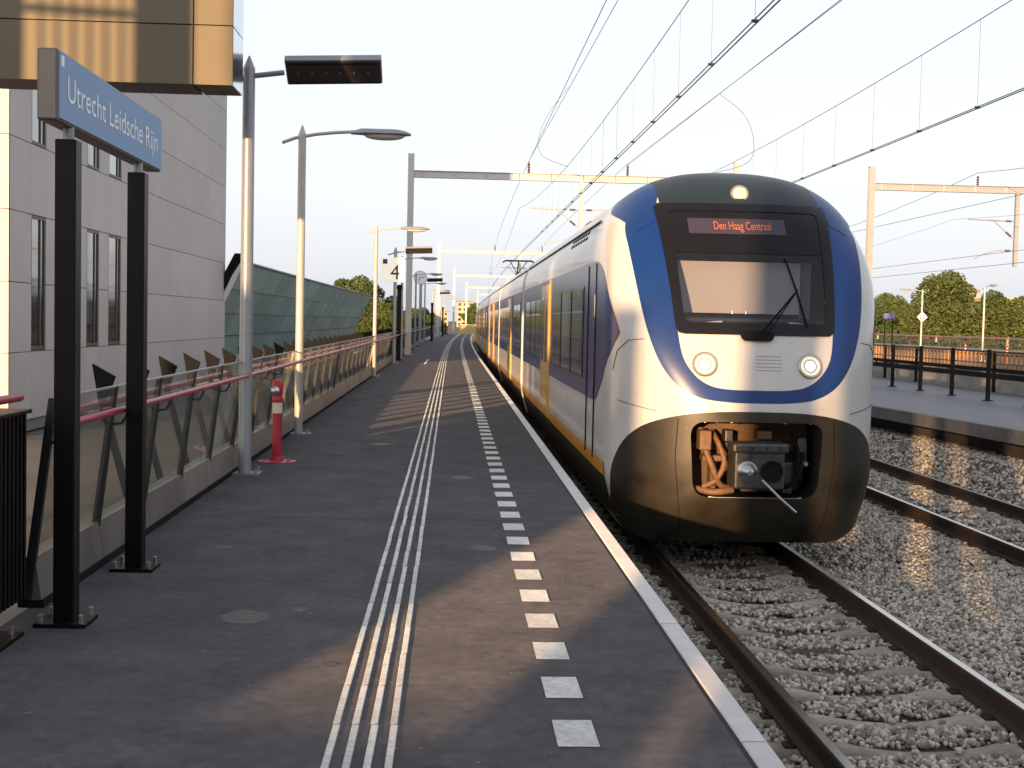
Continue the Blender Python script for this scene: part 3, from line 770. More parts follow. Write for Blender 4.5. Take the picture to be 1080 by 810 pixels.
# pantograph
PY = 60-.0
m = MB(); m.tube([(TX-.75,PY,4.44),(TX-.6,PY,4.52),(TX+.6,PY,4.52),(TX+.75,PY,4.44)], .03, 6); m.tube([(TX-.75,PY+.35,4.44),(TX-.6,PY+.35,4.52),(TX+.6,PY+.35,4.52),(TX+.75,PY+.35,4.44)], .03, 6)
pg = tbuild(m, 'pantograph', MT['black_matt'])
m = MB(); m.tube([(TX,PY+.2,4.5),(TX,PY+1.3,3.95),(TX,PY+.2,3.3)], .035, 6); m.tube([(TX-.4,PY+.2,4.5),(TX,PY+1.3,3.95)], .02, 6); m.tube([(TX+.4,PY+.2,4.5),(TX,PY+1.3,3.95)], .02, 6); tbuild(m, 'pantograph_arm', MT['black_matt'], pg)
# ------------------------------------------------------------------ catenary
def portal(Y, x0, x1, arms, label, top=9.35, zb=8.42):
    t = thing('catenary_portal', label, 'overhead line gantry', (x0+bend(Y),Y,0), 0, 'overhead line gantries along the railway')
    def H(x, y, z0, z1, nm):
        m = MB(); m.box(x-.14,x+.14,y-.14,y-.125,z0,z1); m.box(x-.14,x+.14,y+.125,y+.14,z0,z1); m.box(x-.01,x+.01,y-.125,y+.125,z0,z1)
        m.box(x-.14,x+.14,y-.125,y+.125,z1-.02,z1); return build(m, nm, MT['galv'], t)
    ma = H(0,0,-1.1,top,'mast'); H(x1-x0,0,-1.1,top,'mast')
    m = MB(); m.box(-.22,.22,-.22,.22,0.002,.03); build(m,'mast_foot',MT['plate'],ma)
    m = MB(); m.box(.13,x1-x0-.13,-.12,.12,zb-.165,zb-.145); m.box(.13,x1-x0-.13,-.12,.12,zb+.145,zb+.165); m.box(.13,x1-x0-.13,-.012,.012,zb-.145,zb+.145)
    for q in range(int((x1-x0)/1.5)): m.box(.5+q*1.5,.51+q*1.5,-.12,.12,zb-.145,zb+.145)
    build(m,'beam',MT['galv'],t)
    for (x, sides) in arms:
        x -= x0
        m = MB(); m.box(x-.09,x+.09,-.09,.09,4.8,zb-.167); da = build(m,'drop_arm',MT['galv'],t)
        for s in sides:
            for (za,nm) in ((6.95,'cantilever'),(5.55,'steady_arm')):
                m = MB()
                if za > 6: m.tube([(x+s*.1,0,za),(x+s*2.35,0,za+.05)],.032,6)
                else: m.tube([(x+s*.1,0,za),(x+s*.9,0,za),(x+s*1.6,0,za-.2),(x+s*2.0,0,za-.42)],.022,6)
                c = build(m,nm,MT['galv'],da)
                m = MB(); m.lathe([(.03,0),(.06,.03),(.03,.06),(.06,.1),(.03,.13),(.06,.17),(.03,.2),(.06,.24),(.03,.27)],(x+s*(.25 if s>0 else .52),0,za+.005),8,axis='X'); build(m,'insulator',MT['insul'],c)
            m = MB(); m.tube([(x+s*.1,0,6.1),(x+s*1.1,0,6.95)],.025,6); c = build(m,'brace',MT['galv'],da)
            m = MB(); m.tube([(x+s*.25,0,6.23),(x+s*.5,0,6.44)],.05,8); build(m,'insulator',MT['insul'],c)
    return t
def beam_ins(t, x0, xs):
    for x in xs:
        m = MB(); m.lathe([(.03,0),(.07,.05),(.03,.1),(.07,.16),(.03,.22),(.07,.28),(.03,.34),(.07,.4),(.03,.46),(.03,.55)],(x-x0,0,8.59),8); build(m,'post_insulator',MT['insul'],t)
PYS = [-6,60,126,192,258,324]
names = ['gantry behind the viewer spanning both near tracks','nearest steel gantry spanning the train, its left mast on the platform','second gantry along the platform behind the row of lamps','third gantry, small and distant over the tracks','fourth gantry, far down the line','farthest gantry, lost near the vanishing point']
for Y, nm in zip(PYS, names):
    t = portal(Y, -2.05, 13.2, [(5.9,(-1,1))], nm); beam_ins(t, -2.05, (3.42,8.05))
names = ['gantry behind the viewer over the far pair of tracks','sunlit steel gantry at the right over the far pair of tracks','second sunlit gantry over the far pair of tracks']
for Y, nm in zip([-6,60,126], names):
    t = portal(Y, 19.65, 32.5, [(26.7,(-1,))], nm); beam_ins(t, 19.65, (24.75,))
def wire(name, pts, r, label, group='overhead wires', n=5):
    m = MB(); m.tube(pts, r, n, caps=False); o = build(m, name, MT['wire'], smooth=60); tag(o, label, 'overhead wire', group); return o
def yr(a, b, st_): return list(np.arange(a, b+.01, st_))
def catz(Y, lo=5.72, hi=6.98):
    k = (Y+6) % 66; return lo+(hi-lo)*((k-33)/33)**2
def catenary(cx, zc, lab, lo=5.72, near=(7,)):
    ys = yr(-6, 324, 3)
    w1 = wire('contact_wire', [(cx+bend(y)-.025,y,zc) for y in ys], .0078, 'thick contact wire '+lab)
    m = MB(); m.tube([(cx+bend(y)+.03,y,zc+.0) for y in ys], .009, 5, caps=False); build(m,'second_strand',MT['wire'],w1,smooth=60)
    w2 = wire('catenary_wire', [(cx+bend(y),y,catz(y,lo)) for y in ys], .007, 'thin sagging catenary wire '+lab)
    y = -.2
    nme = None
    while y < (46 if cx < 20 else 0):
        m = MB(); m.tube([(cx+bend(y),y,zc),(cx+bend(y),y,catz(y,lo))], .0032, 4); build(m,'dropper',MT['wire'],w2)
        if y < 60:
            m = MB(); m.box(cx-.035,cx+.035,y-.015,y+.015,zc-.01,zc+.02); build(m,'clamp',MT['dark_metal'],w2)
        y += 2.22
catenary(3.03, 4.78, 'above the blue and white train', 5.84)
catenary(7.2, 4.76, 'above the second track', 5.88)
catenary(23.7, 4.6, 'above the third track', 6.0)
wire('feeder_wire', [(3.75-.012*min(y,27)+bend(y)+0,y,9.16) for y in yr(-6,324,6)], .011, 'left feeder wire of the pair on the gantry tops')
wire('feeder_wire', [(3.95-.0090*min(y,60)+bend(y),y,9.14+ (0.25 if y<30 else 0)) for y in yr(-6,60,3)], .009, 'thin feeder wire that ends at the left post insulator')
wire('feeder_wire', [(9.4-.0225*min(y,60)+bend(y),y,9.16) for y in yr(-6,324,6)], .011, 'right feeder wire rising to the top edge of the picture')
wire('feeder_wire', [(9.15-.0180*min(y,60)+bend(y),y,9.10) for y in yr(-6,60,6)], .009, 'thinner strand just under the right feeder wire')
wire('feeder_wire', [(24.75+bend(y),y,9.2-1.3*(1-(((y+6)%66-33)/33)**2)) for y in yr(-6,258,3)], .014, 'feeder wire sagging over the gantry at the right')
wire('feeder_wire', [(23.7+bend(y),y,7.45) for y in yr(-6,258,6)], .014, 'straight wire passing under the beam at the right')
wire('feeder_wire', [(23.7+bend(y),y,5.12) for y in yr(-6,258,6)], .012, 'lowest straight wire over the far tracks')
def smooth3(P, n=6):
    a = pchip([p[0] for p in P],[p[1] for p in P],n); c = pchip([p[2] for p in P],[0]*len(P),n)
    return [(u[0],u[1],w_[0]) for u,w_ in zip(a,c)]
wire('jumper_wire', smooth3([(3.55,41.0,9.16),(2.86,39.4,8.1),(2.43,37.8,7.08),(2.44,36.2,6.35),(3.03,34.6,5.86)]), .0075, 'curved jumper loop hanging left of the gantry insulator')
wire('jumper_wire', smooth3([(8.50,41.4,9.15),(9.01,40.0,8.26),(9.02,38.7,7.25),(8.52,37.3,6.45),(7.2,36.0,5.95)]), .0085, 'curved jumper loop hanging above the train roof at right')
# ------------------------------------------------------------------ left fence
fence = thing('glass_fence', 'glazed fence with red handrail and leaning dark posts along the platform', 'fence', (FX,5,0))
FY0, FP = 7.22, 1.3
nfe = 120
pm = MB()
pm.hexa([(-.05,-.02,.05),(-.025,-.02,.05),(-.025,.02,.05),(-.05,.02,.05),(.09,-.016,1.18),(.115,-.016,1.18),(.115,.016,1.18),(.09,.016,1.18)])
pm.hexa([(-.075,-.02,.05),(-.051,-.02,.05),(-.051,.02,.05),(-.075,.02,.05),(.07,-.016,1.18),(.089,-.016,1.18),(.089,.016,1.18),(.07,.016,1.18)])
pme = pm.mesh('post', MT['dark_metal'])
gm = MB(); gm.hexa([(-.024,.02,.28),(-.012,.02,.28),(-.012,1.28,.28),(-.024,1.28,.28),(.094,.02,1.172),(.106,.02,1.172),(.106,1.28,1.172),(.094,1.28,1.172)])
gme = gm.mesh('glass_panel', MT['fence_glass'])
te = MB(); te.tube([(.10,0,1.178),(.10,1.3,1.178)], .010, 5); tme = te.mesh('glass_top_rail', MT['galv'])
cm = MB(); cm.hexa([(-.10,.004,.045),(.03,.004,.045),(.03,1.296,.045),(-.10,1.296,.045),(-.11,.004,.285),(-.005,.004,.285),(-.005,1.296,.285),(-.11,1.296,.285)])
cme = cm.mesh('base_panel', MT['fence_clad'])
km = MB(); km.box(-.10,.045,0,1.3,.0,.044); kme = km.mesh('plinth', MT['black_matt'])
bk = MB(); bk.tube([(.07,0,.93),(.14,0,.94),(.175,0,1.01)], .012, 5); bme = bk.mesh('handrail_bracket', MT['dark_metal'])
om = MB(); om.hexa([(-.36,-.03,-1.0),(-.30,-.03,-1.0),(-.30,.03,-1.0),(-.36,.03,-1.0),(-.86,-.03,.86),(-.80,-.03,.86),(-.80,.03,.86),(-.86,.03,.86)])
om.add([(-.86,-.03,.86),(-.80,-.03,.86),(-.72,-.03,1.09),(-.92,-.03,1.20),(-.86,.03,.86),(-.80,.03,.86),(-.72,.03,1.09),(-.92,.03,1.20)],[(0,1,2,3),(7,6,5,4),(0,4,5,1),(1,5,6,2),(2,6,7,3),(3,7,4,0)])
ome = om.mesh('outer_fin', MT['black_matt'])
for i in range(nfe):
    y = FY0+i*FP; b = bend(y); l = (b, y-5, 0); rz = -math.atan2(bend(y+FP)-b, FP)
    link('post', pme, fence, l); link('glass_panel', gme, fence, l, rz); link('glass_top_rail', tme, fence, l, rz); link('base_panel', cme, fence, l, rz)
    if i < 60: link('plinth', kme, fence, l, rz); link('handrail_bracket', bme, fence, l)
    if 2 < i < 50: link('outer_fin', ome, fence, (b, y-5+.55, 0))
m = MB(); ys = [7.0]+yr(10, 164, 6)
m.tube([(.178+bend(y), y-5, 1.038) for y in ys], .023, 10); build(m, 'handrail', MT['rail_red'], fence, smooth=50)
m = MB(); m.tube([(.0, -3.5, 1.20),(.0,1.95,1.20)], .023, 10); build(m, 'handrail', MT['rail_red'], fence, smooth=50)
# ------------------------------------------------------------------ lamps
def lamp(kind, Y, label, x=-2.15, light=False):
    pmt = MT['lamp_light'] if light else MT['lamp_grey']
    t = thing('platform_lamp', label, 'lamp post', (x+bend(Y),Y,0), 0, 'lamp posts along the platform')
    r = .068 if kind == 'panel' else .06
    m = MB(); m.tube([(0,0,.02),(0,0,4.22)], r, 12, r2=r*.92); m.tube([(0,0,4.22),(0,0,4.35)], r*.92, 12, r2=.008)
    build(m, 'pole', pmt, t, smooth=40)
    m = MB(); m.box(-.17,.17,-.15,.15,.0,.018); bp = build(m, 'base_plate', MT['plate'], t)
    for a in (-1,1):
        for c in (-1,1):
            m = MB(); m.tube([(a*.13,c*.11,.018),(a*.13,c*.11,.07)], .014, 6); build(m, 'bolt', MT['bolt'], bp)
    if kind == 'panel':
        m = MB(); m.tube([(-.28,0,4.05),(0,0,4.14),(.36,0,4.19)], .028, 8); build(m, 'arm', pmt, t, smooth=50)
        a = R(-32); c, s = math.cos(a), math.sin(a)
        def q(x,u,w): return (x, u*c - w*s, 4.30+ u*s + w*c)   # near edge lower
        def bxr(x0,x1,u0,u1,w0,w1,nm,mt_,par):
            mm = MB(); mm.hexa([q(x0,u0,w0),q(x1,u0,w0),q(x1,u1,w0),q(x0,u1,w0),q(x0,u0,w1),q(x1,u0,w1),q(x1,u1,w1),q(x0,u1,w1)])
            mm.v = [(v[0],v[1],v[2]+.04*(v[0]-.36)) for v in mm.v]; return build(mm,nm,mt_,par,bevel=.006)
        hd_ = bxr(.36,1.36,-.02,.34,-.0,.07,'lamp_head',MT['lamp_grey'],t)
        bxr(.37,1.35,-.01,.33,-.014,-.002,'lamp_panel',MT['led_panel'],hd_)
        for k in range(6):
            bxr(.48+k*.145,.50+k*.145,.15,.17,-.022,-.0145,'led_module',MT['plate'],hd_)
        bxr(.40,1.32,.02,.03,-.022,-.0145,'gasket',MT['black_matt'],hd_); bxr(.40,1.32,.30,.31,-.022,-.0145,'gasket',MT['black_matt'],hd_)
    else:
        m = MB(); m.tube([(-.28,0,4.10),(-.1,0,4.17),(.2,0,4.23),(.45,0,4.26),(.75,0,4.28)], .024, 8); build(m, 'arm', pmt, t, smooth=50)
        m = MB(); rows = []
        for k in range(13):
            u = k/12; x = .68+.84*u; wdt = .14*min(1,(u*3.2+.25))*(1-max(0,u-.75)**2*9)**.5 if u < 1 else .03
            hh = .075*min(1,u*4+.35)*(1-max(0,u-.7)**2*8)
            rows.append([(x, wdt*math.cos(q_), 4.255+.0+ (hh*math.sin(q_) if math.sin(q_) > 0 else .015*math.sin(q_))) for q_ in np.linspace(0,2*math.pi,17)[:-1]])
        m.loft(rows, closed=True); m.add(rows[0],[tuple(range(16))[::-1]]); m.add(rows[-1],[tuple(range(16))])
        hd_ = build(m, 'lamp_head', MT['lamp_grey'], t, smooth=50)
        m = MB(); rows = []
        for k in range(11):
            u = k/10; x = .85+.60*u; e = math.sqrt(max(.001,1-(2*u-1)**2))
            rows.append([(x, .105*e*math.cos(q_), 4.238+.07*e*math.sin(q_)) for q_ in np.linspace(math.pi,2*math.pi,9)])
        m.loft(rows); build(m, 'diffuser', MT['diffuser'], hd_, smooth=60)
    return t
lamp('panel', 13.515, 'nearest lamp post with a flat rectangular panel head, beside the red standpipe')
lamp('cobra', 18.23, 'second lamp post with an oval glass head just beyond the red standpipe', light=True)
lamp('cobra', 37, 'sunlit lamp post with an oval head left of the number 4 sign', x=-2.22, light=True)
l4 = lamp('panel', 48, 'lamp post with an orange lit flat panel head carrying the number 4 sign')
lamp('cobra', 54.5, 'oval headed lamp post between the number 4 sign and the gantry mast')
lamp('cobra', 73, 'oval headed lamp post just beyond the nearest gantry mast')
lamp('panel', 83, 'flat panel lamp post just beyond the platform clock')
lamp('cobra', 91, 'oval headed lamp post beyond the clock, lower than the panel lamp')
lamp('cobra', 112, 'small oval headed lamp post right before the second gantry')
lamp('panel', 121, 'small dark flat panel lamp post at the second gantry')
lamp('cobra', 138, 'tiny oval headed lamp post beyond the second gantry')
lamp('cobra', 154, 'farthest lamp post at the end of the platform')
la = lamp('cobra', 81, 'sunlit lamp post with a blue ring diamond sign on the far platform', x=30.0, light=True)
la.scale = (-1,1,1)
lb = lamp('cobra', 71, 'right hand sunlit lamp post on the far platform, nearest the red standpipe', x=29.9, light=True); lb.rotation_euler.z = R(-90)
# diamond sign
t = thing('diamond_sign', 'white diamond sign with a blue ring on the far lamp post', 'sign', (30.0+bend(81),80.9,2.55))
m = MB(); m.add([(0,0,-.34),(.34,0,0),(0,0,.34),(-.34,0,0),(0,.03,-.34),(.34,.03,0),(0,.03,.34),(-.34,.03,0)],[(0,1,2,3),(7,6,5,4),(0,4,5,1),(1,5,6,2),(2,6,7,3),(3,7,4,0)]); build(m,'board',MT['sign_white'],t)
m = MB(); m.lathe([(.17,0),(.17,-.012),(.11,-.012),(.11,0)],(0,-.002,0),24,axis='Y'); build(m,'ring',MT['t_blue'],t)
m = MB(); m.lathe([(.11,0),(.11,-.014)],(0,-.001,0),24,axis='Y'); build(m,'centre_disc',MT['sign_white'],t)
# ------------------------------------------------------------------ red standpipe
def standpipe(x, y, label):
    t = thing('red_standpipe', label, 'standpipe', (x,y,0), 0, 'red standpipes')
    m = MB(); m.lathe([(.055,.02),(.055,.70)],(0,0,0),20); build(m,'pipe',MT['red'],t,smooth=40)
    m = MB(); m.lathe([(.056,.0),(.056,.12)],(0,0,.56),20); m.v=[(a*1.03,b*1.03,c) for a,b,c in m.v]; build(m,'band',MT['cream'],t,smooth=40)
    m = MB(); m.lathe([(.05,.68),(.062,.70),(.062,.73),(.054,.75),(.062,.78),(.066,.86),(.06,.92),(.035,.945),(.01,.95)],(0,0,0),20); hd_ = build(m,'head',MT['red'],t,smooth=40)
    m = MB(); m.lathe([(.045,0),(.05,-.03),(.05,-.06),(.03,-.075),(.012,-.08)],(-.015,-.05,.82),20,axis='Y'); build(m,'cap',MT['silver'],hd_,smooth=40)
    m = MB(); m.lathe([(.22,0),(.22,.012),(.19,.015),(.075,.02),(.068,.06)],(0,0,0),24); fl = build(m,'flange',MT['red'],t,smooth=40)
    for k in range(8):
        a = k*math.pi/4+.3; m = MB(); m.tube([(.15*math.cos(a),.15*math.sin(a),.012),(.15*math.cos(a),.15*math.sin(a),.045)],.011,6); build(m,'bolt',MT['plate'],fl)
    return t
standpipe(-1.975,14.71,'red standpipe with cream band and silver cap between the two nearest lamp posts')
standpipe(-1.95+bend(108),108,'tiny red standpipe far down the platform')
standpipe(31,76,'red standpipe standing far off near the sunlit diamond sign')
standpipe(29.6,67,'red standpipe at the right edge on the far platform')
# ------------------------------------------------------------------ station name sign
t = thing('station_sign', 'blue station name board with white lettering on two square black posts', 'sign', (-2.03,6.7,0))
for y in (0.176,1.669):
    m = MB(); m.box(-.055,.055,y-.055,y+.055,.02,2.56); po = build(m,'post',MT['black'],t,bevel=.006)
    m = MB(); m.box(-.135,.135,y-.125,y+.125,.0,.022); bp = build(m,'base_plate',MT['black'],po)
    for a in (-1,1):
        for c in (-1,1):
            m = MB(); m.tube([(a*.105,y+c*.095,.022),(a*.105,y+c*.095,.065)],.013,6); build(m,'bolt',MT['bolt'],bp)
    m = MB(); m.tube([(0,y,2.56),(0,y,2.66)],.030,10); build(m,'neck',MT['plate'],po)
m = MB(); m.box(-.075,.03,-.11,2.17,2.622,2.983); bd = build(m,'board',MT['sign_frame'],t,bevel=.012)
m = MB(); m.box(.0301,.037,-.095,2.155,2.637,2.970); build(m,'face',MT['sign_blue'],bd)
m = MB(); m.add([(.0385,-.08,2.90),(.0385,-.03,2.90),(.0385,-.03,2.955),(.0385,-.08,2.955)],[(0,1,2,3)]); build(m,'corner_mark',MT['sign_white'],bd)
me = text_mesh('Utrecht Leidsche Rijn', .188, 'lettering', MT['sign_white'])
xsv = [v.co.x for v in me.vertices]; w0,w1 = min(xsv),max(xsv)
for v in me.vertices: v.co = (.0392, .03+(v.co.x-w0)/(w1-w0)*2.0, 2.74+v.co.y)
link('lettering', me, bd)
# ------------------------------------------------------------------ black slatted cabinet at the left edge
t = thing('slatted_bin', 'black slatted metal bin at the left edge beside the sign post', 'litter bin', (-2.52,6.72,0))
m = MB(); m.box(-.30,.185,-1.10,.40,.10,1.08); bd = build(m,'body',MT['black_matt'],t)
for k in range(24):
    m = MB(); y = -1.09+k*.062; m.box(.1855,.21,y,y+.032,.09,1.10); build(m,'slat',MT['black'],bd)
for k in range(9):
    m = MB(); x = -.29+k*.052; m.box(x,x+.03,-1.122,-1.1005,.09,1.10); build(m,'slat',MT['black'],bd)
m = MB(); m.box(-.32,.225,-1.13,.42,1.102,1.125); build(m,'lid',MT['black'],bd,bevel=.005)
m = MB(); m.box(-.33,.36,-.52,-.12,.0,.02); bp = build(m,'base_plate',MT['black'],bd)
for a in (-.28,.31):
    for c in (-.47,-.17): m = MB(); m.tube([(a,c,.02),(a,c,.06)],.014,6); build(m,'bolt',MT['bolt'],bp)
m = MB(); m.box(-.1,.15,-.42,-.22,.021,.1); build(m,'foot',MT['black'],bd)
# ------------------------------------------------------------------ number sign, black columns, clock
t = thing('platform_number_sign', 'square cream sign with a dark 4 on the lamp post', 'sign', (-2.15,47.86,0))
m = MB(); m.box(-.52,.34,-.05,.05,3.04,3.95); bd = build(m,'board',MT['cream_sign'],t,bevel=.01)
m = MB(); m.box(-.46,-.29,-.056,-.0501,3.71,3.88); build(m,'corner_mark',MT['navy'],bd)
me = text_mesh('4', .78, 'number', MT['navy'])
xsv = [v.co.x for v in me.vertices]; w0,w1 = min(xsv),max(xsv)
for v in me.vertices: v.co = (-.17+(v.co.x-w0)*.92, -.058, 3.14+v.co.y)
link('number', me, bd)
def column(x, y, h, label, name='information_column'):
    t = thing(name, label, 'column', (x+bend(y),y,0), 0, 'black columns on the platform')
    m = MB(); m.box(-.09,.09,-.12,.12,0,h*.93); build(m,'shaft',MT['black'],t,bevel=.01)
    m = MB(); m.box(-.17,.17,-.15,.15,.0,.02); build(m,'base_plate',MT['black'],t)
    m = MB(); m.lathe([(.09,0),(.11,.05),(.11,.18),(.06,.22)],(0,0,h*.93),12); build(m,'speaker_head',MT['black_matt'],t,smooth=40)
    return t
column(-2.15,52,3.05,'black square column behind the number 4 sign')
column(-1.85,100,3.0,'dark column near the middle of the lamp row')
column(-1.7,131,3.0,'farthest dark column on the platform')
t = thing('platform_clock', 'round white clock on a thin post between the lamp posts', 'clock', (-2.1+bend(79),79,0))
m = MB(); m.tube([(0,0,0),(0,0,4.0)],.05,10); build(m,'post',MT['lamp_grey'],t)
m = MB(); m.lathe([(.38,-.06),(.42,-.06),(.42,.06),(.38,.06)],(0,-.08,4.25),28,axis='Y'); ck = build(m,'case',MT['lamp_light'],t,smooth=40)
m = MB(); m.lathe([(.375,0),(.375,-.004)],(0,-.142,4.25),28,axis='Y'); build(m,'dial',MT['sign_white'],ck)
for a,l in ((R(200),.2),(R(80),.30)):
    m = MB(); dx,dz = math.sin(a)*l, math.cos(a)*l; m.tube([(0,-.156,4.25),(dx,-.156,4.25+dz)],.018,5); build(m,'hand',MT['black'],ck)
# ------------------------------------------------------------------ white/grey building
XB = -9.5
bld = thing('grey_panel_building', 'large grey panelled building with narrow tall windows behind the fence', 'building', (XB,27.95,-1.1))
cols = [(27.95,29.42,0),(29.42,30.46,1),(30.46,33.8,0),(33.8,34.97,1),(34.97,35.92,0),(35.92,37.24,1),(37.24,40.6,0),(40.6,43.9,0),(43.9,47.2,0),(47.2,50.6,0),(50.6,54.1,0)]
zr = [-1.0,-.78,.75,2.29,3.84,5.42,6.97,8.5,10.05,11.6,13.1,14.6]
m = MB(); m.box(-13,-.06,.06,26.15,.05,15.8); core = build(m,'core_wall',MT['wall_joint'],bld)
g_ = .009
def panel(y0,y1,z0,z1,d=.0):
    m = MB(); m.box(-.055,d,y0-27.95+.003,y1-27.95-.003,z0+1.1+g_,z1+1.1-g_); build(m,'wall_panel',MT['wall_panel'],bld)
def window(y0,y1,z0,z1):
    m = MB(); a,b_=y0-27.95,y1-27.95; c,d = z0+1.1,z1+1.1
    f = .07
    m.box(-.05,-.01,a,a+f,c,d); m.box(-.05,-.01,b_-f,b_,c,d); m.box(-.05,-.01,a+f,b_-f,c,c+f); m.box(-.05,-.01,a+f,b_-f,d-f,d); m.box(-.05,-.015,b_-f-.30,b_-f-.24,c+f,d-f)
    w_ = build(m,'window',MT['win_frame'],bld)
    m = MB(); m.box(-.049,-.04,a+f,b_-f,c+f,d-f); build(m,'pane',MT['win_glass'],w_)
for (y0,y1,isw) in cols:
    for k in range(1,len(zr)-1):
        if isw and k in (2,3): continue
        if isw and k in (5,6): continue
        if isw and k in (8,9): continue
        panel(y0,y1,zr[k],zr[k+1])
    if isw:
        window(y0,y1,zr[2]+.04,zr[4]-.01); window(y0,y1,zr[5]+.02,zr[7]-.01); window(y0,y1,zr[8]+.02,zr[10]-.01)
for j in range(4):
    for k in range(1,len(zr)-1):
        m = MB(); m.box(-.04-3.2*(j+1)+g_,-.04-3.2*j-g_ if j else 0,0,.055,zr[k]+1.1+g_,zr[k+1]+1.1-g_); build(m,'wall_panel',MT['wall_panel'],bld)
# ------------------------------------------------------------------ bronze overhang (station entrance building) at upper left
oh = thing('bronze_canopy_building', 'bronze clad overhanging block at the upper left corner above the sign', 'building', (-1.976,11.5,0))
zp = [3.687,4.204,5.0,5.75,6.5]; xp = [0,-.344,-2.2,-4.1,-6.0]
m = MB(); m.box(-6.0,-.02,.03,.54,3.715,6.5); build(m,'core',MT['soffit'],oh)
for i in range(4):
    for k in range(4):
        m = MB(); m.box(xp[i+1]+.006,xp[i]-(.006 if i else 0),.0,.028,zp[k]+(.006 if k else 0),zp[k+1]-.006); build(m,'cladding_panel',MT['bronze'],oh)
for i in range(4):
    m = MB(); m.box(xp[i+1]+.006,xp[i]-.022,.03,.56,3.69,3.712); build(m,'soffit_panel',MT['soffit'],oh)
for k in range(4):
    m = MB(); m.box(-.019,.0,.03,.56,zp[k]+.006,zp[k+1]-.006); build(m,'side_panel',MT['mirror'],oh)
for x in (-5.6,-3.6):
    m = MB(); m.box(x-.2,x+.2,.12,.5,-1.1,3.687); 
    if x < -5: build(m,'column',MT['concrete'],oh)
# ------------------------------------------------------------------ green sloping noise screen
gs = thing('green_noise_screen', 'long sloping green glass noise screen behind the fence', 'noise barrier', (0,54,0))
def gp(t_, z): return (-10.75+1.95*(z+.3)/4.2, z)
zz = [-.3,.75,1.76,2.8,3.9]
pw = 4.4
for i in range(17):
    y0 = i*pw; b0, b1 = bend(54+y0), bend(54+y0+pw)
    for k in range(4):
        xa, xb = gp(0,zz[k]+.02)[0], gp(0,zz[k+1]-.02)[0]
        m = MB(); m.hexa([(xa-.03+b0,y0+.03,zz[k]+.02),(xa+b0,y0+.03,zz[k]+.02),(xa+b1,y0+pw-.03,zz[k]+.02),(xa-.03+b1,y0+pw-.03,zz[k]+.02),(xb-.03+b0,y0+.03,zz[k+1]-.02),(xb+b0,y0+.03,zz[k+1]-.02),(xb+b1,y0+pw-.03,zz[k+1]-.02),(xb-.03+b1,y0+pw-.03,zz[k+1]-.02)])
        build(m,'green_panel',MT['green_glass'],gs)
    xa, xb = gp(0,-1.1)[0], gp(0,3.9)[0]
    m = MB(); m.tube([(xa-.12+b0,y0,-1.1),(xb-.12+b0,y0,3.95)],.09,6); build(m,'rib',MT['dark_metal'],gs)
m = MB(); m.tube([(gp(0,3.93)[0]+bend(54+q*pw),q*pw,3.93) for q in range(18)],.06,6); build(m,'top_rail',MT['dark_metal'],gs)
for k in (1,2,3): 
    m = MB(); m.tube([(gp(0,zz[k])[0]+.01+bend(54+q*pw),q*pw,zz[k]) for q in range(18)],.035,5); build(m,'rail',MT['dark_metal'],gs)
m = MB(); xa,xb = gp(0,1.9)[0],gp(0,4.1)[0]; m.hexa([(xa-.1,-.2,1.9),(xa+.12,-.2,1.9),(xa+.12,-.06,1.9),(xa-.1,-.06,1.9),(xb-.1,-.2,4.1),(xb+.12,-.2,4.1),(xb+.12,-.06,4.1),(xb-.1,-.06,4.1)]); build(m,'end_frame',MT['frame_white'],gs)
m = MB(); m.hexa([(xa-.38,-.22,2.2),(xa-.12,-.22,2.2),(xa-.12,-.0,2.2),(xa-.38,-.0,2.2),(xb-.36,-.22,4.25),(xb+.1,-.22,4.25),(xb+.1,.0,4.25),(xb-.36,.0,4.25)]); build(m,'end_cap',MT['black_matt'],gs)
# ------------------------------------------------------------------ right hand railings
rl = thing('dark_railing', 'dark steel railing along the back of the middle platform', 'railing', (13.0,14.65,0))
m = MB(); m.box(-.035,.035,-.06,.06,0,1.24); m.box(-.1,.1,-.1,.1,0,.02); rpm = m.mesh('post',MT['black_matt'])
m = MB(); m.box(-.02,.02,.08,2.17,1.17,1.215); rtm = m.mesh('top_rail',MT['dark_metal'])
m = MB(); m.box(-.03,.03,.08,2.17,.55,.68); rmm = m.mesh('middle_rail',MT['black_matt'])
m = MB(); m.box(-.01,.01,.08,2.17,.90,.925); rsm = m.mesh('thin_rail',MT['dark_metal'])
for i in range(50):
    y = 14.65+i*2.25; l = (bend(y), i*2.25, 0)
    link('post',rpm,rl,l); link('top_rail',rtm,rl,l); link('middle_rail',rmm,rl,l); link('thin_rail',rsm,rl,l)
pr = thing('low_parapet', 'low grey panelled parapet with dark cap behind the dark railing', 'parapet', (15.2,14,0))
m = MB(); m.box(-.05,.05,.03,2.97,0,.56); m.box(.01,.06,.0,.03,0,.56); ppm = m.mesh('parapet_panel',MT['concrete'])
m = MB(); m.box(-.09,.09,.0,3.0,.562,.66); pcm = m.mesh('cap',MT['black_matt'])
m = MB(); m.box(-.11,-.052,-.06,.06,0,1.15); pbm = m.mesh('post',MT['black_matt'])
m = MB(); m.box(-.12,-.08,.08,2.92,1.10,1.14); ptm = m.mesh('top_rail',MT['dark_metal'])
for i in range(38):
    y = 14+i*3; l = (bend(y), i*3, 0)
    link('parapet_panel',ppm,pr,l); link('cap',pcm,pr,l); link('post',pbm,pr,l); link('top_rail',ptm,pr,l)
sf = thing('slatted_fence', 'sunlit rusty slatted fence between the two pairs of tracks', 'fence', (18.8,30,0))
m = MB(); m.box(-.02,.02,0,.14,-.2,1.0); fsm = m.mesh('slat',MT['slat_rust'])
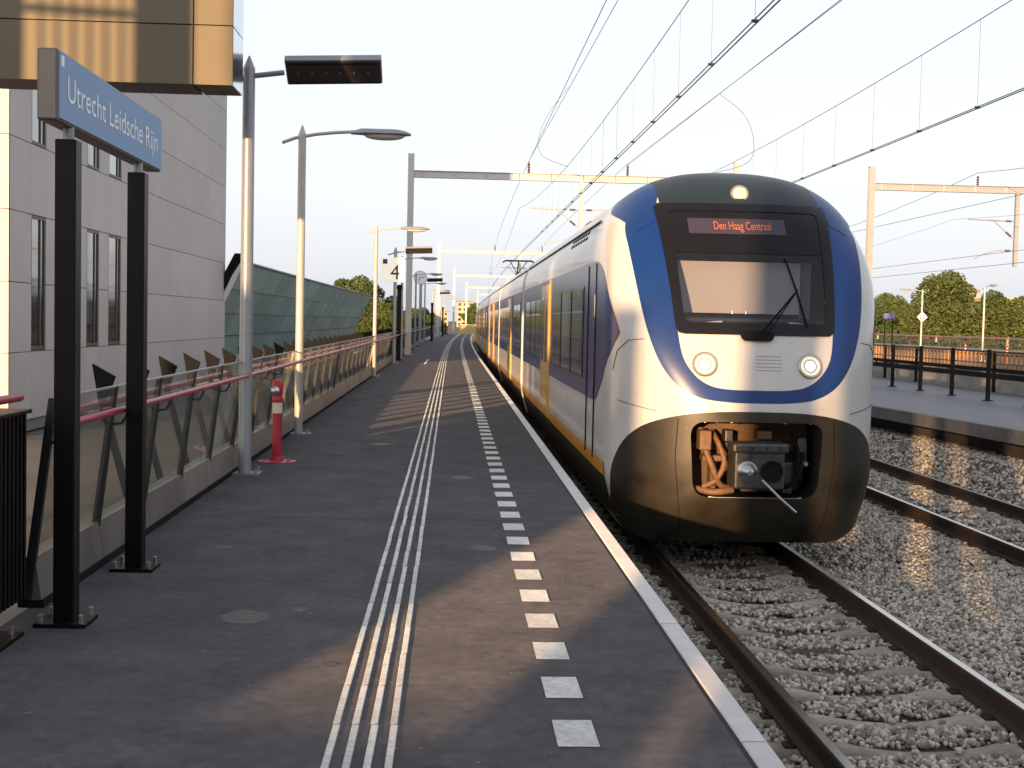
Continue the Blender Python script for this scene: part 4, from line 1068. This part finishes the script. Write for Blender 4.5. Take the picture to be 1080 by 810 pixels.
for i in range(150): 
    y = 30+i*.36; link('slat',fsm,sf,(bend(y),i*.36,0))
for z in (.1,.85):
    m = MB(); slab(m,.025,.06,z,z+.08,[0,20,48]); build(m,'rail',MT['dark_metal'],sf)
m = MB(); slab(m,-.2,.2,-1.1,-.2,[0,20,48]); build(m,'plinth',MT['concrete_d'],sf)
# red handrail fence on far platform
ff = thing('far_glass_fence', 'distant fence with red handrail along the far platform in front of the trees', 'fence', (44,40,0))
m = MB(); m.tube([(bend(y),y-40,1.15) for y in yr(40,220,10)],.045,6); build(m,'handrail',MT['rail_red'],ff)
m = MB(); m.tube([(bend(y)+.1,y-40,1.25) for y in yr(40,220,10)],.02,4); build(m,'top_rail',MT['galv'],ff)
m = MB(); m.hexa([(-.1,-.03,0),(.0,-.03,0),(.0,.03,0),(-.1,.03,0),(.1,-.03,1.25),(.18,-.03,1.25),(.18,.03,1.25),(.1,.03,1.25)]); fpm = m.mesh('post',MT['dark_metal'])
m = MB(); m.box(.1,.12,.03,2.57,.3,1.22); fgm = m.mesh('glass_panel',MT['fence_glass'])
for i in range(68):
    y = 40+i*2.6; link('post',fpm,ff,(bend(y),i*2.6,0)); link('glass_panel',fgm,ff,(bend(y),i*2.6,0))
m = MB(); slab(m,-.1,.1,0,.3,[0,90,180]); build(m,'base_panel',MT['fence_clad'],ff)
t = thing('distant_name_board','small blue name board in front of the trees on the far platform','sign',(33.5,97,0))
m = MB(); m.box(-.4,.4,-.04,.04,2.55,2.95); m.v=[(a*1.0,b,c) for a,b,c in m.v]; build(m,'board',MT['purple'],t)
for x in (-.3,.3): m = MB(); m.box(x-.04,x+.04,-.03,.03,0,2.55); build(m,'post',MT['black'],t)
# ------------------------------------------------------------------ trees
def leafmesh(name, blobs, n, size, mt, seed):
    r_ = np.random.default_rng(seed); C_ = []
    wts = np.array([b[3]**2 for b in blobs]); wts = wts/wts.sum()
    idx = r_.choice(len(blobs), n, p=wts); B = np.array(blobs)[idx]
    d = r_.normal(size=(n,3)); d /= np.linalg.norm(d,axis=1)[:,None]
    rad = B[:,3]*(.62+.42*r_.random(n)**.5)
    c = B[:,:3]+d*rad[:,None]*np.array([1,1,.85])
    u = r_.normal(size=(n,3)); u /= np.linalg.norm(u,axis=1)[:,None]; v = np.cross(u, r_.normal(size=(n,3))); v /= np.linalg.norm(v,axis=1)[:,None]
    s = size*r_.uniform(.6,1.3,n)[:,None]
    V = np.stack([c-u*s, c+v*s*.7, c+u*s, c-v*s*.7],1).reshape(-1,3)
    me = bpy.data.meshes.new(name); me.from_pydata(V.tolist(), [], np.arange(n*4).reshape(n,4).tolist()); me.materials.append(mt); return me
def crown(seed, W, H, n, leaf, nb=34, z0=.12):
    r_ = np.random.default_rng(seed); bl = []
    for k in range(nb):
        a = r_.uniform(0,2*math.pi); q = r_.random()**.6; zf = r_.uniform(z0,1)
        prof = math.sin(math.pi*min(1,max(.12,(zf-z0)/(1-z0)*.82+.14)))**.7
        bl.append((W*.5*q*prof*math.cos(a)*.85, W*.5*q*prof*math.sin(a)*.85, H*zf*.92, W*r_.uniform(.07,.17)))
    return bl
tree_src = []
for k,(W,H,mt_) in enumerate([(10,8.6,'leaf'),(13,9.3,'leaf2'),(9,7.2,'leaf'),(12,6.0,'leaf2')]):
    bl = crown(40+k,W,H,0,0)
    cme_ = leafmesh('crown', bl, 15000, .17, MT[mt_], 90+k)
    m = MB(); m.tube([(0,0,-.2),(.1,.05,H*.3),(0,.1,H*.6)], .28, 8, r2=.10)
    for q in range(6):
        b = bl[q*3]; m.tube([(.05,.05,H*(.25+.05*q)),(b[0]*.5,b[1]*.5,(H*.3+b[2])*.5),(b[0],b[1],b[2])],.10,6,r2=.03)
    tree_src.append((m.mesh('trunk',MT['bark'],60),cme_))
def tree(k, x, y, s, rz, label, group=None, zb=-1.1):
    t = thing('tree', label, 'tree', (x,y,zb), rz, group); t.scale = (s,s,s)
    link('trunk', tree_src[k][0], t); link('crown', tree_src[k][1], t); return t
D = 150
TR = [(2,48,D-4,.85,'low bushy tree nearest the train nose at the right','trees behind the far platform'),
 (3,51,D+6,.85,'low rounded tree left of the diamond sign',''),(3,54.5,D+3,.8,'low tree just behind the diamond sign lamp',''),
 (1,57.5,D,1.02,'tallest broad tree right of the diamond sign',''),(0,61,D+5,1.0,'tall tree between the two sunlit lamp posts',''),
 (0,64.5,D,.88,'tree right behind the second sunlit lamp post',''),(3,67.5,D-3,1.0,'low tree near the right edge under the flat building',''),
 (2,70,D+4,.95,'tree at the right edge of the picture',''),(3,73,D,1.1,'low tree beyond the right edge',''),(1,60,D+22,.8,'tree in the second row behind the tallest tree',''),(3,45,D+8,.7,'low bush like tree mostly hidden by the mast','')]
for k,x,y,s,lb_,_ in TR: tree(k,x,y,s,x*1.3,lb_,'trees behind the far platform')
TL = [(0,-14.2,160,.92,'rounded tree above the green screen, left of the pair'),(1,-10.5,150,.74,'broader tree above the green screen, right of the pair'),
 (2,-9.0,165,.75,'tree beside the end of the green screen'),(3,-6.8,172,.55,'low tree behind the lamp row'),(2,-6.4,190,.6,'tree behind the gantry mast'),(3,-8.2,140,.55,'bush at the foot of the green screen end'),(3,-5.0,150,.6,'small bush right of the screen end'),(2,-5.0,178,.45,'bush behind the fence near the far lamps')]
for k,x,y,s,lb_ in TL: tree(k,x+bend(y),y,s,x,lb_,'trees beyond the green screen')
TC = [(2,5.5,400,1.1,'dark distant tree beside the far end of the train'),(3,9,380,1.2,'distant tree hidden partly by the train'),(0,3.0,430,.9,'distant tree left of the line end')]
for k,x,y,s,lb_ in TC: tree(k,x+bend(y)*.6-6,y,s,x,lb_,'trees at the end of the line')
# ------------------------------------------------------------------ distant buildings
def block(x,y,w,d,h,label,mt_,nx,nz,roof='roofred'):
    t = thing('distant_building', label, 'building', (x,y,-1.1), 0, 'distant buildings')
    m = MB(); m.box(-w/2,w/2,0,d,0,h); build(m,'wall',MT[mt_],t)
    m = MB(); m.box(-w/2-.3,w/2+.3,-.3,d+.3,h+.002,h+.5); build(m,'roof',MT[roof],t)
    for i in range(nx):
        for k in range(nz):
            cx = -w/2+w*(i+.5)/nx; cz = h*(k+.5)/nz; ww = w/nx*.28; hh = h/nz*.28
            m = MB(); m.box(cx-ww,cx+ww,-.12,.06,cz-hh,cz+hh); wi = build(m,'window',MT['win_frame'],t)
            m = MB(); m.box(cx-ww*.8,cx+ww*.8,-.14,-.121,cz-hh*.8,cz+hh*.8); build(m,'pane',MT['win_glass'],wi)
    return t
block(5.5,560,7,14,11,'distant tan apartment block at the end of the line, left one','brick',3,5)
block(14,600,10,12,8,'distant tan apartment block just right of the line end','brick',3,4)
block(-6,620,8,12,7,'low distant building behind the far lamp posts','tan',3,3)
block(76.5,168,9,10,6.9,'flat tan building peeking over the trees at the right edge','wall_panel',4,2,'tan')
block(77,190,4,8,8.7,'red roofed house top rising over the middle of the trees','brick',2,2)
block(46.2,160,2.0,4,7.9,'pale narrow block beside the mast above the trees','frame_white',1,2,'frame_white')
t = thing('end_barrier_box','tan box shaped barrier at the far end of the platform','barrier',(.6+bend(172),168,0))
m = MB(); m.box(-1.3,.9,0,1.2,-1.1,1.15); build(m,'box',MT['tan'],t)
m = MB(); m.box(-1.35,.95,-.05,1.25,1.152,1.2); build(m,'lid',MT['galv'],t)
# ------------------------------------------------------------------ unseen blockers added outside the view to throw the long shadows
def sbox(t_, nm, s0, s1, t0, t1, z0, z1, mt_):
    m = MB(); p = [st(s0,t0),st(s1,t0),st(s1,t1),st(s0,t1)]
    m.hexa([(a,b,z0) for a,b in p]+[(a,b,z1) for a,b in p]); return build(m,nm,MT[mt_],t_)
sh_ = thing('left_sun_blocker','added grey sun blocker behind the viewer left of the platform','building',(0,0,0))  # unseen mass added to keep the platform left of the shaft dark
sbox(sh_,'wall',-7.45,-2.79,-16,-12,-1.1,4.0,'wall_panel')
sbox(sh_,'roof',-7.47,-2.77,-16.1,-11.9,4.002,4.15,'soffit')
sbox(sh_,'upper_blocker',-5.9,-3.7,-15.9,-12.1,4.152,6.1,'wall_panel')  # extra height added to keep the sign posts in shade
sbox(sh_,'thin_blocker',-5.93,-5.35,-15.5,-15.0,6.102,9.5,'wall_panel')  # added to shade the nearest lamp head
slit_blocker = thing('slit_sun_blocker','added sun blocker with narrow slits behind the viewer','building',(0,0,0))  # unseen row added; its gaps cut the sun into shafts and streaks
for k,(a,b_) in enumerate([(-1.79,-1.0),(-.89,-.13),(.03,.50),(.57,1.5)]): sbox(slit_blocker,'column',a,b_,-15,-14,-1.1,6.5,'concrete')
sbox(slit_blocker,'wall',1.6,30,-16,-14,-1.1,7.5,'wall_panel')
sbox(slit_blocker,'roof',-1.9,30,-19,-13.5,7.52,7.9,'soffit')
sbox(slit_blocker,'low_blocker',-2.8,-1.75,-6.6,-6.4,-.0,1.05,'concrete')  # added to fade the near end of the sun shaft
ms = thing('sun_blocker_posts','added posts and thin rods out of view that stripe the sunlight','mast',(0,0,0)); sbox(ms,'shaft',-6.74,-6.25,-.2,.2,-1.1,9,'galv'); sbox(ms,'shaft',-7.98,-7.62,-.2,.2,-1.1,9,'galv'); [sbox(ms,'bar',-7.50+.13*k,-7.465+.13*k,-.03,.03,3.0,9,'galv') for k in range(6)]; sbox(ms,'stripe_crossbar',-7.615,-6.745,-.1,.1,5.15,5.21,'galv')  # unseen posts and rods added to break up sun on the bronze cladding
